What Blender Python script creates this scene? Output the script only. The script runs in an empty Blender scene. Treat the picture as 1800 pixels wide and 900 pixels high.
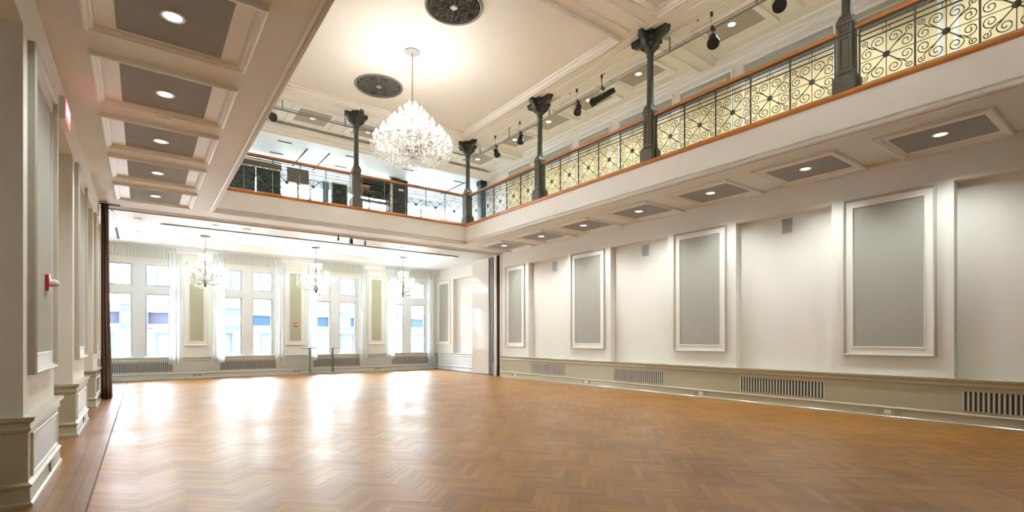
import bpy, bmesh, math, random
from mathutils import Vector, Matrix
R = random.Random(7)
PI = math.pi
sc = bpy.context.scene
C = sc.collection

# ------------------------------------------------------------------ camera
cd = bpy.data.cameras.new('camera'); cam = bpy.data.objects.new('camera', cd); C.objects.link(cam)
YAW = math.radians(36.37)
cam.location = (0, 0, 1.5)
cam.rotation_euler = (PI/2, 0, -YAW)
cd.sensor_width = 36; cd.lens = 884/1800*36; cd.shift_y = 144.4/1800
cd.clip_start = 0.05; cd.clip_end = 400
sc.camera = cam
# ------------------------------------------------------------------ sky
w = bpy.data.worlds.new('sky'); sc.world = w; w.use_nodes = True
bg = w.node_tree.nodes['Background']
bg.inputs[0].default_value = (0.80, 0.91, 1.0, 1); bg.inputs[1].default_value = 33.0
# ------------------------------------------------------------------ exposure
vs = sc.view_settings
vs.view_transform = 'Standard'; vs.look = 'None'; vs.gamma = 1; vs.use_curve_mapping = False
vs.exposure = 1.62
cy = sc.cycles
cy.max_bounces = 10; cy.diffuse_bounces = 6; cy.glossy_bounces = 4; cy.transmission_bounces = 6
cy.transparent_max_bounces = 16; cy.sample_clamp_indirect = 6; cy.caustics_reflective = False; cy.caustics_refractive = False
cy.use_denoising = True
# lamp powers (W) and colours
P_DOWN = 66; P_DOWN_UP = 80; P_BULB_BIG = 27; P_BULB_SMALL = 8
WARM = (.95, 1.0, .95); NEUT = (.97, 1.0, .95)

# window portals (sampling aid for the sky only, no emission of their own)
def portal(x0, x1, z0, z1, y):
    l = bpy.data.lights.new('window_portal', 'AREA'); l.shape = 'RECTANGLE'; l.size = x1-x0; l.size_y = z1-z0
    l.cycles.is_portal = True
    o = bpy.data.objects.new('window_portal', l); o.location = ((x0+x1)/2, y, (z0+z1)/2); o.rotation_euler = (-PI/2, 0, 0)
    C.objects.link(o)
WINC = (-.08, 3.38, 6.83, 10.24)
for c in WINC:
    portal(c-1.0, c+1.0, .82, 4.25, 22.75)
for c in (0.5, 3.1, 5.8, 8.4, 11.0): portal(c-1.2, c+1.2, 6.2, 8.05, 22.75)

# ------------------------------------------------------------------ materials
MATS = {}
def nodes(name):
    m = bpy.data.materials.new(name); m.use_nodes = True
    return m, m.node_tree, m.node_tree.nodes['Principled BSDF']
def mat(name, col, rough=.5, metal=0, bump=0, bscale=60, var=0, vscale=3, coat=0, spec=.5, emit=None, es=0, trans=0):
    if name in MATS: return MATS[name]
    m, nt, p = nodes(name)
    p.inputs['Base Color'].default_value = (*col, 1); p.inputs['Roughness'].default_value = rough
    p.inputs['Metallic'].default_value = metal; p.inputs['Coat Weight'].default_value = coat
    p.inputs['Specular IOR Level'].default_value = spec
    p.inputs['Transmission Weight'].default_value = trans
    if emit: p.inputs['Emission Color'].default_value = (*emit, 1); p.inputs['Emission Strength'].default_value = es
    tc = None
    if var or bump:
        tc = nt.nodes.new('ShaderNodeTexCoord')
    if var:
        n = nt.nodes.new('ShaderNodeTexNoise'); n.inputs['Scale'].default_value = vscale; n.inputs['Detail'].default_value = 5
        nt.links.new(tc.outputs['Object'], n.inputs['Vector'])
        mx = nt.nodes.new('ShaderNodeMix'); mx.data_type = 'RGBA'
        mx.inputs[6].default_value = (*[c*(1-var) for c in col], 1); mx.inputs[7].default_value = (*[min(1, c*(1+var)) for c in col], 1)
        nt.links.new(n.outputs['Fac'], mx.inputs[0]); nt.links.new(mx.outputs[2], p.inputs['Base Color'])
    if bump:
        n = nt.nodes.new('ShaderNodeTexNoise'); n.inputs['Scale'].default_value = bscale; n.inputs['Detail'].default_value = 3
        nt.links.new(tc.outputs['Object'], n.inputs['Vector'])
        b = nt.nodes.new('ShaderNodeBump'); b.inputs['Strength'].default_value = bump; b.inputs['Distance'].default_value = .01
        nt.links.new(n.outputs['Fac'], b.inputs['Height']); nt.links.new(b.outputs[0], p.inputs['Normal'])
    MATS[name] = m
    return m
PAINT = mat('wall_paint', (.79, .785, .75), .6, bump=.05, bscale=90, var=.015)
PAINT2 = mat('fascia_paint', (.87, .87, .83), .5, bump=.04, var=.015)
TRIMW = mat('trim_white', (.84, .84, .815), .4, var=.01)
CEILW = mat('ceiling_white', (.83, .81, .755), .6, var=.015)
CEILB = mat('ceiling_cool_white', (.80, .85, .88), .45, var=.01)
SOFF = mat('soffit_paint', (.77, .785, .79), .6, var=.02)
TAUPE = mat('coffer_fabric', (.33, .33, .33), .9, bump=.2, bscale=400, var=.05)
TAUPE2 = mat('upper_coffer_paint', (.42, .375, .32), .9, bump=.1, bscale=300, var=.03)
GREYF = mat('acoustic_fabric', (.40, .40, .365), .95, bump=.3, bscale=500, var=.03)
SAGE = mat('wainscot_sage', (.48, .455, .34), .2, var=.02)
SAGEP_SHEEN = mat('wainscot_panel_sheen', (.42, .50, .54), .18, var=.02)  # blue in this base stands in for window light reflected at a slant
LAMPLIT = mat('gallery_lamplit_yellow', (.70, .62, .37), .5, var=.03)  # yellow stands in for warm downlight falling on the gallery wall
IRON = mat('verdigris_iron', (.055, .062, .05), .5, metal=.3, bump=.3, bscale=60, var=.35, vscale=9)
IRON2 = mat('column_iron', (.085, .08, .06), .5, metal=.3, bump=.2, bscale=50, var=.3, vscale=6)
BLACK = mat('black_metal', (.016, .018, .018), .4, metal=.2)
DARK = mat('dark_void', (.01, .01, .012), .8)
PIPE = mat('grey_pipe', (.20, .19, .175), .4, metal=.6)
BRASS = mat('aged_brass', (.42, .30, .17), .35, metal=.9)
CHROME = mat('polished_chrome', (.7, .72, .73), .18, metal=1)
STEEL = mat('brushed_steel', (.55, .58, .6), .3, metal=.9)
SLAT = mat('grille_slat', (.62, .60, .52), .4)
SLATD = mat('grille_back', (.035, .045, .04), .9)
REDP = mat('red_plastic', (.42, .03, .015), .35)
CLEAR = mat('strobe_lens', (.85, .86, .86), .1)
GREYM = mat('grey_fascia_metal', (.33, .33, .33), .45, metal=.2)
LEAFW = mat('gloss_white_panel', (.86, .86, .85), .12, coat=.4)
LEAFG = mat('panel_edge_grey', (.13, .135, .14), .5)
BROWNM = mat('pocket_brown', (.055, .035, .025), .6)
CURT = mat('brown_curtain', (.13, .075, .055), .75, bump=.2, bscale=300, var=.25, vscale=12)
BULB = mat('lamp_glow', (1, 1, 1), .5, emit=(1, .95, .86), es=19)
DOWNG = mat('downlight_glow', (1, 1, 1), .5, emit=(1, .97, .9), es=2.2)
CANDLE = mat('candle_sleeve', (.85, .83, .76), .5)
EXITR = mat('exit_red', (.6, .1, .12), .4, emit=(1, .12, .16), es=.7)
EXITL = mat('exit_letter', (1, .8, .8), .4, emit=(1, .75, .75), es=1.0)
for mm in (BULB,): mm.cycles.emission_sampling = 'NONE'
EXTW = mat('exterior_white', (.5, .5, .49), .8, var=.04, spec=0)
EXTP = mat('exterior_pink_brick', (.46, .38, .38), .8, var=.08, spec=0)
EXTB = mat('exterior_slate', (.007, .011, .017), .6, var=.15, spec=0)
EXTG = mat('exterior_glass', (.024, .028, .03), .5, spec=0)
ASPH = mat('asphalt', (.2, .2, .2), .9, var=.1)

def wood(name, c1, c2, rough, sx, sy, bump=.04):
    m, nt, p = nodes(name)
    L = nt.links.new; N = nt.nodes.new
    uv = N('ShaderNodeTexCoord'); mp = N('ShaderNodeMapping'); mp.inputs['Scale'].default_value = (sx, sy, 1)
    L(uv.outputs['UV'], mp.inputs['Vector'])
    n = N('ShaderNodeTexNoise'); n.inputs['Scale'].default_value = 1; n.inputs['Detail'].default_value = 6; n.inputs['Roughness'].default_value = .6
    L(mp.outputs[0], n.inputs['Vector'])
    oi = N('ShaderNodeObjectInfo'); ge = N('ShaderNodeNewGeometry')
    ad = N('ShaderNodeMath'); ad.operation = 'ADD'; L(oi.outputs['Random'], ad.inputs[0]); L(ge.outputs['Random Per Island'], ad.inputs[1])
    fr = N('ShaderNodeMath'); fr.operation = 'FRACT'; L(ad.outputs[0], fr.inputs[0])
    cr = N('ShaderNodeValToRGB'); cr.color_ramp.elements[0].color = (*c1, 1); cr.color_ramp.elements[1].color = (*c2, 1)
    L(fr.outputs[0], cr.inputs[0])
    hs = N('ShaderNodeMix'); hs.data_type = 'RGBA'; hs.blend_type = 'MULTIPLY'; hs.inputs[0].default_value = .55
    g = N('ShaderNodeValToRGB'); g.color_ramp.elements[0].position = .3; g.color_ramp.elements[0].color = (.78, .74, .68, 1)
    g.color_ramp.elements[1].position = .7; g.color_ramp.elements[1].color = (1, 1, 1, 1)
    L(n.outputs['Fac'], g.inputs[0]); L(cr.outputs[0], hs.inputs[6]); L(g.outputs[0], hs.inputs[7])
    L(hs.outputs[2], p.inputs['Base Color'])
    p.inputs['Specular IOR Level'].default_value = .65
    # broad wear in the varnish
    wn = N('ShaderNodeTexNoise'); wn.inputs['Scale'].default_value = .9; wn.inputs['Detail'].default_value = 4
    tw = N('ShaderNodeNewGeometry'); L(tw.outputs['Position'], wn.inputs['Vector'])
    mr = N('ShaderNodeMapRange'); mr.inputs[1].default_value = .3; mr.inputs[2].default_value = .7
    mr.inputs[3].default_value = rough-.04; mr.inputs[4].default_value = rough+.06
    L(wn.outputs['Fac'], mr.inputs[0]); L(mr.outputs[0], p.inputs['Roughness'])
    # slow waviness of a hand sanded floor
    w2 = N('ShaderNodeTexNoise'); w2.inputs['Scale'].default_value = 4.5; w2.inputs['Detail'].default_value = 2
    L(tw.outputs['Position'], w2.inputs['Vector'])
    b = N('ShaderNodeBump'); b.inputs['Strength'].default_value = bump; b.inputs['Distance'].default_value = .05
    L(w2.outputs['Fac'], b.inputs['Height']); L(b.outputs[0], p.inputs['Normal'])
    return m
PARQ = wood('parquet_oak', (.29, .122, .014), (.42, .188, .028), .35, 3, 40, 0)
PARQD = wood('border_oak', (.20, .088, .02), (.29, .135, .035), .36, 3, 40, 0)
RAILW = mat('cherry_rail', (.56, .19, .03), .3, var=.15, vscale=8, coat=.3)

def glassmat():
    m = bpy.data.materials.new('window_glass'); m.use_nodes = True; nt = m.node_tree; nt.nodes.clear()
    o = nt.nodes.new('ShaderNodeOutputMaterial'); mx = nt.nodes.new('ShaderNodeMixShader'); t = nt.nodes.new('ShaderNodeBsdfTransparent')
    g = nt.nodes.new('ShaderNodeBsdfGlossy'); f = nt.nodes.new('ShaderNodeFresnel'); f.inputs[0].default_value = 1.3
    t.inputs[0].default_value = (.95, .98, .98, 1); g.inputs['Roughness'].default_value = .02
    nt.links.new(f.outputs[0], mx.inputs[0]); nt.links.new(t.outputs[0], mx.inputs[1]); nt.links.new(g.outputs[0], mx.inputs[2]); nt.links.new(mx.outputs[0], o.inputs[0])
    return m
GLASS = glassmat()
def sheermat(name, col, tr):
    m = bpy.data.materials.new(name); m.use_nodes = True; nt = m.node_tree; nt.nodes.clear()
    o = nt.nodes.new('ShaderNodeOutputMaterial'); mx = nt.nodes.new('ShaderNodeMixShader'); m2 = nt.nodes.new('ShaderNodeMixShader')
    t = nt.nodes.new('ShaderNodeBsdfTransparent'); d = nt.nodes.new('ShaderNodeBsdfDiffuse'); l = nt.nodes.new('ShaderNodeBsdfTranslucent')
    d.inputs[0].default_value = (*col, 1); l.inputs[0].default_value = (*col, 1)
    m2.inputs[0].default_value = .6; mx.inputs[0].default_value = tr
    nt.links.new(d.outputs[0], m2.inputs[1]); nt.links.new(l.outputs[0], m2.inputs[2])
    nt.links.new(m2.outputs[0], mx.inputs[1]); nt.links.new(t.outputs[0], mx.inputs[2]); nt.links.new(mx.outputs[0], o.inputs[0])
    return m
SHEER = sheermat('sheer_voile', (.88, .95, 1.0), .32)
VALAN = sheermat('pleated_voile', (.80, .82, .79), .12)
def crystalmat():
    m = bpy.data.materials.new('cut_crystal'); m.use_nodes = True; nt = m.node_tree; nt.nodes.clear()
    o = nt.nodes.new('ShaderNodeOutputMaterial'); mx = nt.nodes.new('ShaderNodeMixShader'); m2 = nt.nodes.new('ShaderNodeMixShader')
    g = nt.nodes.new('ShaderNodeBsdfGlossy'); l = nt.nodes.new('ShaderNodeBsdfTranslucent'); t = nt.nodes.new('ShaderNodeBsdfTransparent')
    g.inputs['Roughness'].default_value = .08; g.inputs[0].default_value = (1, 1, 1, 1); l.inputs[0].default_value = (.97, .97, .97, 1)
    m2.inputs[0].default_value = .62; mx.inputs[0].default_value = .25
    nt.links.new(g.outputs[0], m2.inputs[1]); nt.links.new(l.outputs[0], m2.inputs[2])
    nt.links.new(m2.outputs[0], mx.inputs[1]); nt.links.new(t.outputs[0], mx.inputs[2]); nt.links.new(mx.outputs[0], o.inputs[0])
    return m
CRYS = crystalmat()

# ------------------------------------------------------------------ helpers
def box(bm, x0, x1, y0, y1, z0, z1):
    v = [bm.verts.new(p) for p in ((x0,y0,z0),(x1,y0,z0),(x1,y1,z0),(x0,y1,z0),(x0,y0,z1),(x1,y0,z1),(x1,y1,z1),(x0,y1,z1))]
    for f in ((0,3,2,1),(4,5,6,7),(0,1,5,4),(1,2,6,5),(2,3,7,6),(3,0,4,7)): bm.faces.new([v[i] for i in f])
def mk(name, bm, m, parent=None, loc=None, smooth=False, label=None, cat=None, group=None, kind=None):
    if bm.faces: bmesh.ops.recalc_face_normals(bm, faces=bm.faces)
    me = bpy.data.meshes.new(name); bm.to_mesh(me); bm.free()
    for mm in (m if isinstance(m, (list, tuple)) else [m]): me.materials.append(mm)
    if smooth:
        for p in me.polygons: p.use_smooth = True
    return ob(name, me, parent, loc, label, cat, group, kind)
def ob(name, me, parent=None, loc=None, label=None, cat=None, group=None, kind=None):
    o = bpy.data.objects.new(name, me); C.objects.link(o)
    if parent: o.parent = parent
    if loc: o.location = loc
    tag(o, label, cat, group, kind)
    return o
def tag(o, label=None, cat=None, group=None, kind=None):
    for k, v in (('label', label), ('category', cat), ('group', group), ('kind', kind)):
        if v: o[k] = v
def thing(name, label, cat, loc=(0,0,0), rz=0, group=None):
    o = ob(name, None, None, loc, label, cat, group); o.rotation_euler = (0, 0, rz); return o
def boxes(name, lst, m, parent=None, **k):
    bm = bmesh.new()
    for b in lst: box(bm, *b)
    return mk(name, bm, m, parent, **k)
def struct(name, lst, m, **k): return boxes(name, lst, m, kind='structure', **k)
def sweep(bm, o, U, V, N, w, h, prof, cap=False):
    """mitred frame: rectangle w x h from corner o in plane U,V; prof = [(inset, proud)]"""
    o, U, V, N = map(Vector, (o, U, V, N)); rings = []
    for ins, pr in prof:
        rings.append([bm.verts.new(o+U*a+V*b+N*pr) for a, b in ((ins,ins),(w-ins,ins),(w-ins,h-ins),(ins,h-ins))])
    for r0, r1 in zip(rings, rings[1:]):
        for i in range(4): bm.faces.new((r0[i], r0[(i+1)%4], r1[(i+1)%4], r1[i]))
    if cap: bm.faces.new(rings[-1])
def extr(bm, prof, axis, a, b):
    """closed profile [(p,q)] extruded along axis; axis x: (y,z), y: (x,z), z: (x,y)"""
    def P(p, q, t): return {'x': (t,p,q), 'y': (p,t,q), 'z': (p,q,t)}[axis]
    A = [bm.verts.new(P(p,q,a)) for p,q in prof]; B = [bm.verts.new(P(p,q,b)) for p,q in prof]; n = len(prof)
    for i in range(n): bm.faces.new((A[i],A[(i+1)%n],B[(i+1)%n],B[i]))
    bm.faces.new(A); bm.faces.new(B[::-1])
def lathe(bm, prof, seg=16, c=(0,0,0)):
    rings = []
    for r, z in prof:
        rings.append([bm.verts.new((c[0]+r*math.cos(2*PI*i/seg), c[1]+r*math.sin(2*PI*i/seg), c[2]+z)) for i in range(seg)] if r > 1e-5 else [bm.verts.new((c[0],c[1],c[2]+z))])
    for a, b in zip(rings, rings[1:]):
        for i in range(seg):
            j = (i+1)%seg
            if len(a) == 1 and len(b) == 1: continue
            if len(a) == 1: bm.faces.new((a[0], b[i], b[j]))
            elif len(b) == 1: bm.faces.new((a[i], a[j], b[0]))
            else: bm.faces.new((a[i], a[j], b[j], b[i]))
    for rr, fl in ((rings[0], 1), (rings[-1], 0)):
        if len(rr) > 1: bm.faces.new(rr[::-1] if fl else rr)
def tube(bm, pts, r, seg=5, r1=None):
    pts = [Vector(p) for p in pts]; n = len(pts); rings = []; up = Vector((0,0,1))
    for i, p in enumerate(pts):
        d = (pts[min(i+1,n-1)]-pts[max(i-1,0)]).normalized()
        a = d.cross(up)
        if a.length < .05: a = d.cross(Vector((1,0,0)))
        a.normalize(); b = d.cross(a)
        rr = r if r1 is None else r+(r1-r)*i/(n-1)
        rings.append([bm.verts.new(p+(a*math.cos(2*PI*k/seg)+b*math.sin(2*PI*k/seg))*rr) for k in range(seg)])
    for A, B in zip(rings, rings[1:]):
        for k in range(seg): bm.faces.new((A[k],A[(k+1)%seg],B[(k+1)%seg],B[k]))
    bm.faces.new(rings[0][::-1]); bm.faces.new(rings[-1])
def ordn(i): return ('first','second','third','fourth','fifth','sixth','seventh','eighth','ninth','tenth')[i]

XR0, XR1, XRN = 11.29, 11.45, 11.65      # right wall: wainscot face, pier face, niche back
XL0, XL1 = -.78, -.85
ZS, ZU = 4.85, 5.56                       # soffit, upper floor
YB = 22.35

# ================================================================== FLOOR
floor = struct('floor', [(-3.2, 12.6, -4.8, 22.9, -.12, -.006)], BROWNM)
PW, PL = .085, .51
u0 = Vector((1, 1, 0)).normalized(); v0 = Vector((-1, 1, 0)).normalized()
BX0, BX1, BY0, BY1 = -.38, 11.34, -4.3, 22.24
def clip(poly):
    for ax, val, s in ((0,BX0,1),(0,BX1,-1),(1,BY0,1),(1,BY1,-1)):
        out = []
        for i in range(len(poly)):
            a, b = poly[i], poly[(i+1)%len(poly)]
            da, db = (a[ax]-val)*s, (b[ax]-val)*s
            if da >= 0: out.append(a)
            if da*db < 0:
                t = da/(da-db); out.append(tuple(a[k]+(b[k]-a[k])*t for k in range(4)))
        poly = out
        if len(poly) < 3: return []
    return poly
def camproj(x, y, z=0):
    dx, dy = math.cos(YAW), math.sin(YAW)
    zc = x*dy+y*dx
    return (900+884*(x*dx-y*dy)/zc, 594.4-884*(z-1.5)/zc, zc) if zc > .1 else None
planks = []
g = .0007
N = 6
def plank(ox, oy, along):
    L, W = (PL, PW) if along else (PW, PL)
    q = []
    for a, b in ((g,g),(L-g,g),(L-g,W-g),(g,W-g)):
        p = u0*(ox*PW+a)+v0*(oy*PW+b)
        uu, vv = (a, b) if along else (b, a)
        q.append((p.x, p.y, uu, vv))
    cx = sum(t[0] for t in q)/4; cyy = sum(t[1] for t in q)/4
    if not (BX0-.3 < cx < BX1+.3 and BY0-.3 < cyy < BY1+.3): return
    c = clip(q)
    if len(c) >= 3: planks.append((c, len(c) == 4 and c == q))
import itertools
for j in range(-45, 60):
    for k in range(-260, 420):
        ax, ay = k+j*N, k-j*N
        px = (u0*(ax*PW)+v0*(ay*PW))
        if not (-2 < px.x < 13 and -6 < px.y < 24): continue
        plank(ax, ay, True); plank(ax, ay+1, False)
# border boards running along the walls
def bord(x0, x1, y0, y1, L, alongy):
    if alongy:
        n = max(1, round((x1-x0)/.09)); wv = (x1-x0)/n
        for i in range(n):
            y = y0-R.random()*L
            while y < y1:
                a, b = max(y, y0), min(y+L, y1)
                if b-a > .02: planks.append(([(x0+i*wv+g,a+g,0,0),(x0+(i+1)*wv-g,a+g,0,wv),(x0+(i+1)*wv-g,b-g,L,wv),(x0+i*wv+g,b-g,L,0)], False))
                y += L
main_planks = planks; planks = []
bord(-.80, -.397, BY0, BY1, 1.4, True)
bord(-2.3, -.80, 1.9, 16.6, 1.4, True)
border_planks = planks; planks = main_planks
bordn = []
def pbm(lst):
    bm = bmesh.new(); uvl = bm.loops.layers.uv.new('UVMap')
    for c, _ in lst:
        dz = R.uniform(-.0004, .0004); tx, ty = R.uniform(-.0004,.0004), R.uniform(-.0004,.0004); off = R.random()*50
        mx = sum(p[0] for p in c)/len(c); my = sum(p[1] for p in c)/len(c)
        T = [bm.verts.new((p[0], p[1], dz+tx*(p[0]-mx)*4+ty*(p[1]-my)*4)) for p in c]; B = [bm.verts.new((p[0], p[1], -.006)) for p in c]
        f = bm.faces.new(T)
        for l, p in zip(f.loops, c): l[uvl].uv = (p[2]+off, p[3]+off)
        n = len(c)
        for i in range(n):
            f2 = bm.faces.new((B[i], B[(i+1)%n], T[(i+1)%n], T[i]))
            for l in f2.loops: l[uvl].uv = (off, off)
    return bm
def parea(c):
    pr = [camproj(p[0], p[1]) for p in c]
    if any(p is None for p in pr): return 0
    mx = sum(p[0] for p in pr)/len(pr); my = sum(p[1] for p in pr)/len(pr)
    if not (20 < mx < 1790 and my < 897): return 0
    return abs(sum(pr[i][0]*pr[(i+1)%len(pr)][1]-pr[(i+1)%len(pr)][0]*pr[i][1] for i in range(len(pr))))/2
planks.sort(key=lambda c: -parea(c[0]))
for c in planks[:300]: mk('plank', pbm([c]), PARQ, floor)
mk('parquet_field', pbm(planks[300:]), PARQ, floor, kind='stuff')
border_planks.sort(key=lambda c: -parea(c[0]))
for c in border_planks[:40]: mk('border_board', pbm([c]), PARQD, floor)
mk('border_boards', pbm(border_planks[40:]), PARQD, floor, kind='stuff')
boxes('inlay_strip', [(-.397+g, -.38-g, BY0, BY1, -.006, .0002)], BROWNM, floor)

# ================================================================== GROUND FLOOR WALLS
# --- right wall with niches
PIER_R = [(-1.5, .43), (2.50, 4.44), (6.51, 8.44), (10.51, 12.43), (14.52, 16.12)]
wr = [(XRN, 12.4, -4.8, 16.12, 0, ZS), (XR1, XRN, -4.8, 16.12, 4.26, ZS)]
for a, b in PIER_R: wr.append((XR1, XRN, a, b, .8, 4.26))
wr.append((XR1, XRN, -4.8, -3.5, .8, 4.26))
wall_right = struct('wall_right', wr, PAINT)
# wainscot profile (x, z), toward the room = smaller x
def wprof(x, s):   # s=-1: face looks to -x ; s=+1 face looks to +x ; x = panel face
    return [(x, 0), (x+s*.035, 0), (x+s*.035, .03), (x+s*.02, .045), (x+s*.012, .165), (x+s*.03, .18), (x+s*.03, .195), (x+s*.004, .215),
            (x, .22), (x, .655), (x+s*.015, .67), (x+s*.022, .69), (x+s*.014, .715), (x+s*.014, .74), (x+s*.045, .765), (x+s*.05, .80), (x, .80)]
def wains(name, prof_x, s, back, y0, y1, m=SAGE, ylike='y', holes=(), struct_=True):
    bm = bmesh.new()
    P = wprof(prof_x, s); P = P[1:-1]
    P = [(back, 0)] + P + [(back, .80)]
    extr(bm, P, ylike, y0, y1)
    return mk(name, bm, m, kind='structure')
base_r = wains('baseboard_right', XR0+.035, -1, XRN-.001, -4.8, 16.12)
# --- back room right wall
XB1, XB0 = 11.83, 11.72
wb = [(12.03, 12.4, 16.95, 22.7, 0, 4.8), (XB1, 12.03, 16.95, 22.7, 4.27, 4.8), (XB1, 12.03, 20.75, 22.7, .8, 4.27), (XB1, 12.03, 16.95, 17.6, .8, 4.27)]
struct('wall_right_annex', wb, PAINT)
bm = bmesh.new(); P = wprof(XB0+.035, -1)[1:-1]; extr(bm, [(12.029, 0)]+P+[(12.029, .8)], 'y', 17.0, 22.1); mk('baseboard_right_annex', bm, CEILB, kind='structure')

# --- left wall : piers, headers and deep recesses
PIER_L = [(2.12, 4.2), (6.12, 8.2), (10.11, 12.12), (14.05, 15.75)]
wl = [(-2.5, -2.2, -4.8, 22.7, 0, ZS), (-2.2, XL1, -4.8, 16.3, 4.3, ZS), (-2.2, -1.35, 16.3, 22.7, 0, 4.8)]
for a, b in PIER_L: wl.append((-2.2, XL1, a+.07, b-.07, .8, 4.3))
wl += [(-2.2, XL1, -4.8, .2, 0, 4.3), (-2.2, -1.0, 15.68, 16.3, 0, 4.3)]
wall_left = struct('wall_left', wl, PAINT)
for a, b in PIER_L:
    bm = bmesh.new()
    # wainscot wrapping the three sides of the pier: rings of the profile
    P = [(.035,0),(.035,.03),(.02,.045),(.012,.165),(.03,.18),(.03,.195),(.004,.215),(0,.22),(0,.655),(.015,.67),(.022,.69),(.014,.715),(.014,.74),(.045,.765),(.05,.80),(-.05,.80)]
    rings = []
    for d, z in P:
        X = XL0-.035+d; Ya, Yb = a+.045-d, b-.045+d
        rings.append([bm.verts.new(p) for p in ((-2.19,Ya,z),(X,Ya,z),(X,Yb,z),(-2.19,Yb,z))])
    for r0, r1 in zip(rings, rings[1:]):
        for i in range(3): bm.faces.new((r0[i],r0[i+1],r1[i+1],r1[i]))
    mk('baseboard_left', bm, SAGE, kind='structure')
    # recessed panel on the front
for a, b in PIER_L[1:]:
    t = thing('radiator_cover', 'framed access panel with painted-in blue window sheen low on the %s pier of the left wall' % ('nearest', 'middle', 'curtain-side')[PIER_L.index((a,b))-1], 'panel', (XL0-.034, (a+b)/2, .235))
    hw = (b-a)/2-.2
    bm = bmesh.new(); sweep(bm, (0,-hw,0), (0,1,0), (0,0,1), (1,0,0), 2*hw, .4, [(0,0),(0,.014),(.012,.018),(.03,.014),(.04,.004),(.04,0)]); mk('frame', bm, TRIMW, t)
    boxes('cover_panel', [(0, .006, -hw+.04, hw-.04, .04, .36)], SAGEP_SHEEN, t)
for i, (a, b) in enumerate(PIER_L[1:3]):
    t = thing('outlet_plate', 'small dark outlet pair low on the %s left wall pier' % ('nearest', 'second')[i], 'outlet', (XL0-.018, b-.75, .115))
    boxes('plate', [(0, .006, -.16, -.09, -.055, .055)], BLACK, t); boxes('plate', [(0, .006, .02, .12, -.055, .055)], GREYM, t)
    boxes('cover', [(0, .008, -.07, .0, -.045, .045)], TRIMW, t)

# --- back wall with four windows
WZ0, WZ1 = .80, 4.28
xs = [-2.5]+[v for c in WINC for v in (c-1.03, c+1.03)]+[12.4]
wbk = [(-2.5, 12.4, YB, 22.7, 0, WZ0), (-2.5, 12.4, YB, 22.7, WZ1, 4.8)]
for i in range(0, len(xs), 2): wbk.append((xs[i], xs[i+1], YB, 22.7, WZ0, WZ1))
wall_back = struct('wall_back', wbk, mat('window_wall_paint', (.78, .79, .72), .6, var=.02))
bm = bmesh.new(); P = [(22.20+(x-XR0-.0)*1.0, z) for x, z in [(p[0], p[1]) for p in wprof(XR0+.035, -1)[1:-1]]]
extr(bm, [(YB-.001, 0)]+P+[(YB-.001, .8)], 'x', -1.35, 11.72); mk('baseboard_back', bm, mat('window_wainscot_grey', (.56, .60, .58), .4), kind='structure')
struct('wall_rear', [(-2.5, 12.4, -5.0, -4.8, 0, 8.9)], mat('rear_taupe_light_cut', (.26, .24, .22), .7))  # unseen; dark tone set to cut light bouncing from behind

FRW = mat('window_frame_paint', (.78, .84, .87), .4)
for i, c in enumerate(WINC):
    win = ob('window_%d' % (i+1), None, None, (c, YB+.08, 0)); tag(win, kind='structure')
    b = [(-1.03,-.93,-.06,.1,WZ0,WZ1),(.93,1.03,-.06,.1,WZ0,WZ1),(-.19,.19,-.06,.1,WZ0+.035,4.16),(-.93,.93,-.06,.1,4.16,WZ1),(-.93,-.19,-.055,.1,3.10,3.38),(.19,.93,-.055,.1,3.10,3.38)]
    b += [(-.93,.93,-.14,.1,WZ0,WZ0+.035)]
    SASH = mat('sash_paint', (.50, .60, .65), .4)
    boxes('window_frame', b, FRW, win)
    for s in (-1, 1):
        for z0, z1 in ((.84, 3.10), (3.38, 4.16)):
            x0, x1 = (.19, .93) if s > 0 else (-.93, -.19)
            sash = bmesh.new(); sweep(sash, (x0,0,z0), (1,0,0), (0,0,1), (0,-1,0), x1-x0, z1-z0, [(0,-.03),(0,.03),(.045,.03),(.05,-.03)]); sash = mk('sash', sash, SASH, win)
            boxes('pane', [(x0+.045, x1-.045, -.004, .004, z0+.045, z1-.045)], GLASS, sash)
# framed panels between the windows
PF = [(0,0),(0,.045),(.015,.06),(.03,.055),(.045,.03),(.05,.02)]
PFI = [(.05,.02),(.155,.02),(.16,.032),(.172,.032),(.178,.012)]
def wall_panel(label, o, U, V, Nn, w_, h_, k=1.0, frame=TRIMW, fab=GREYF, edge=None):
    t = thing('wall_panel', label, 'wall panel', o)
    pf = [(a*k, b_*k) for a, b_ in PF]; pi = [(a*k, b_*k) for a, b_ in PFI]
    bm = bmesh.new(); sweep(bm, (0,0,0), U, V, Nn, w_, h_, pf); mk('outer_moulding', bm, edge or frame, t)
    bm = bmesh.new(); sweep(bm, (0,0,0), U, V, Nn, w_, h_, pi); mk('frame', bm, frame, t)
    bm = bmesh.new(); sweep(bm, (0,0,0), U, V, Nn, w_, h_, [(.178*k,.0),(.178*k,.012*k)], cap=True); mk('fabric_field', bm, fab, t)
    return t
EDGE = mat('moulding_greige', (.50, .48, .42), .45)
SAGEF = mat('panel_sage', (.45, .46, .33), .9, bump=.2, bscale=400)
for i, c in enumerate((1.67, 5.19, 8.71)):
    wall_panel('tall narrow moulded panel on the window wall, %s' % ('between first and second window from left', 'middle one, with red alarm box low on it', 'right one, between third and fourth window')[i], (c-.40, YB, 1.21), (1,0,0), (0,0,1), (0,-1,0), .80, 3.15, 1, fab=SAGEF)
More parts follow.
